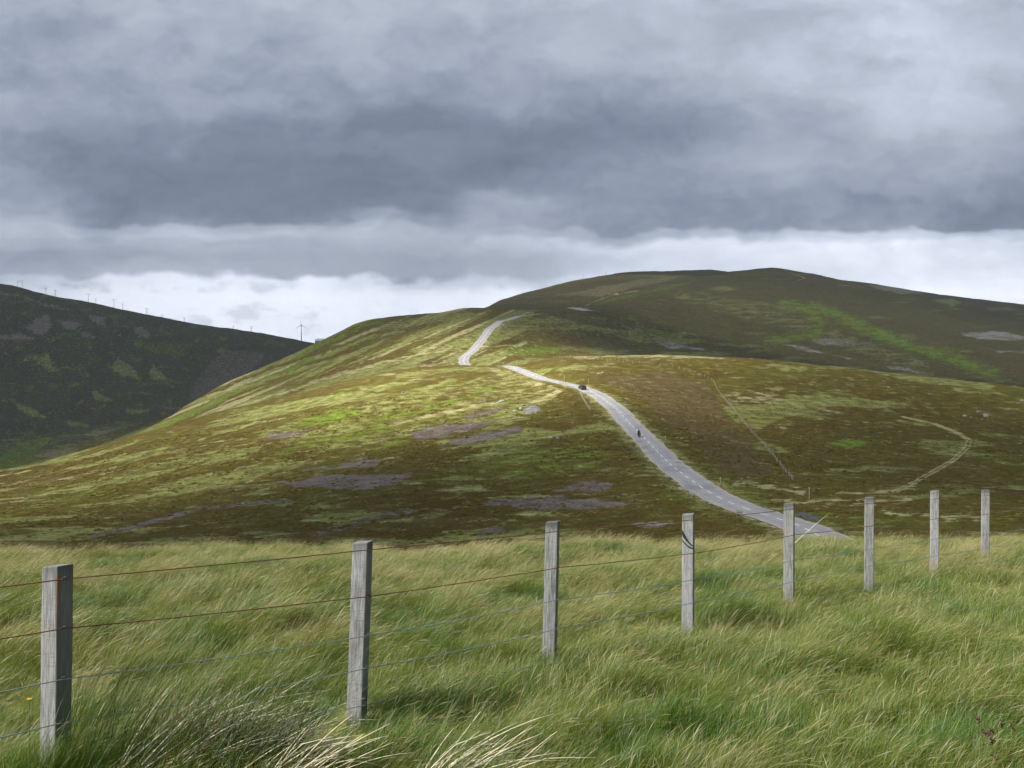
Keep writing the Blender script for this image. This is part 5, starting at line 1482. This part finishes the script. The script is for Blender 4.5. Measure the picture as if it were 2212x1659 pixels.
# sorrel with dark red heads, and one yellow flower
SORR, YEL, STEMG = plain('sorrel_red', (.065, .018, .014), .8, 0, .3, 40), plain('yellow_petal', (.70, .42, .02), .6, 0, .1, 40), plain('flower_stem', (.10, .13, .03), .7, 0, .2, 20)
sb_ = px(2140, 1640, 5.6); sb_[2] = gz_(sb_[0], 5.6)
e = empty('sorrel_plant', sb_); tag(e, 'sorrel with dark red seed heads in the grass at lower right', 'plant')
for (u, v) in [(2112, 1554), (2164, 1561), (2189, 1566), (2143, 1576), (2123, 1579), (2136, 1586), (2143, 1597), (2150, 1637)]:
    y = 5.6 + random.uniform(-.2, .2); tp_ = px(u, v, y) - sb_
    vs, fs = tube([(tp_[0] * .3 - .1, tp_[1] * .3, .0), tp_ * .6 + np.array([-.04, 0, 0]), tp_], [.002, .002, .0015], 4); mesh_obj('stem', vs, fs, STEMG, e)
    bm = bmesh.new()
    for q in range(9):
        g_ = bmesh.ops.create_icosphere(bm, subdivisions=1, radius=random.uniform(.004, .008))['verts']
        bmesh.ops.translate(bm, vec=(tp_[0] + random.gauss(0, .008), tp_[1] + random.gauss(0, .008), tp_[2] + random.uniform(-.03, .015)), verts=g_)
    me_ = bpy.data.meshes.new('seed_head'); bm.to_mesh(me_); bm.free(); me_.materials.append(SORR)
    link(bpy.data.objects.new('seed_head', me_), e)
fb = px(60, 1512, 5.0); gb = fb.copy(); gb[2] = gz_(fb[0], 5.0)
e = empty('yellow_flower', gb); tag(e, 'tiny yellow flower in the grass at far lower left', 'flower')
vs, fs = tube([(0, 0, 0), (.01, 0, (fb - gb)[2])], .002, 4); mesh_obj('stem', vs, fs, STEMG, e)
for k in range(5):
    a = k * 1.257
    vs = [(.01, 0, 0), (.01 + .010 * math.cos(a - .4), .016 * math.sin(a - .4), .006), (.01 + .014 * math.cos(a), .014 * math.sin(a), .008), (.01 + .016 * math.cos(a + .4), .016 * math.sin(a + .4), .006)]
    o = mesh_obj('petal', vs, [(0, 1, 2, 3)], YEL, e); o.location = (0, 0, (fb - gb)[2])
# ------------------------------------------------------------------ moist air between the hills
m = new_mat('moist_air'); t = NT(m)
pv = t.add('VolumePrincipled', {'Color': (.80, .88, 1.0), 'Density': 0.00004, 'Anisotropy': 0.2})
o_ = t.add('OutputMaterial'); t.l.new(pv.outputs[0], o_.inputs['Volume'])
bm = bmesh.new(); bmesh.ops.create_cube(bm, size=1.0)
zl, zh = float(GZ.min()) - 2, float(GZ.max()) + 25
for v in bm.verts:
    v.co.x = v.co.x * 14000; v.co.y = 2550 + v.co.y * 5300; v.co.z = (zl + zh) / 2 + v.co.z * (zh - zl)
me_ = bpy.data.meshes.new('haze'); bm.to_mesh(me_); bm.free(); me_.materials.append(m)
tag(link(bpy.data.objects.new('haze', me_)), 'thin moist haze over the moor', None, None, 'stuff')
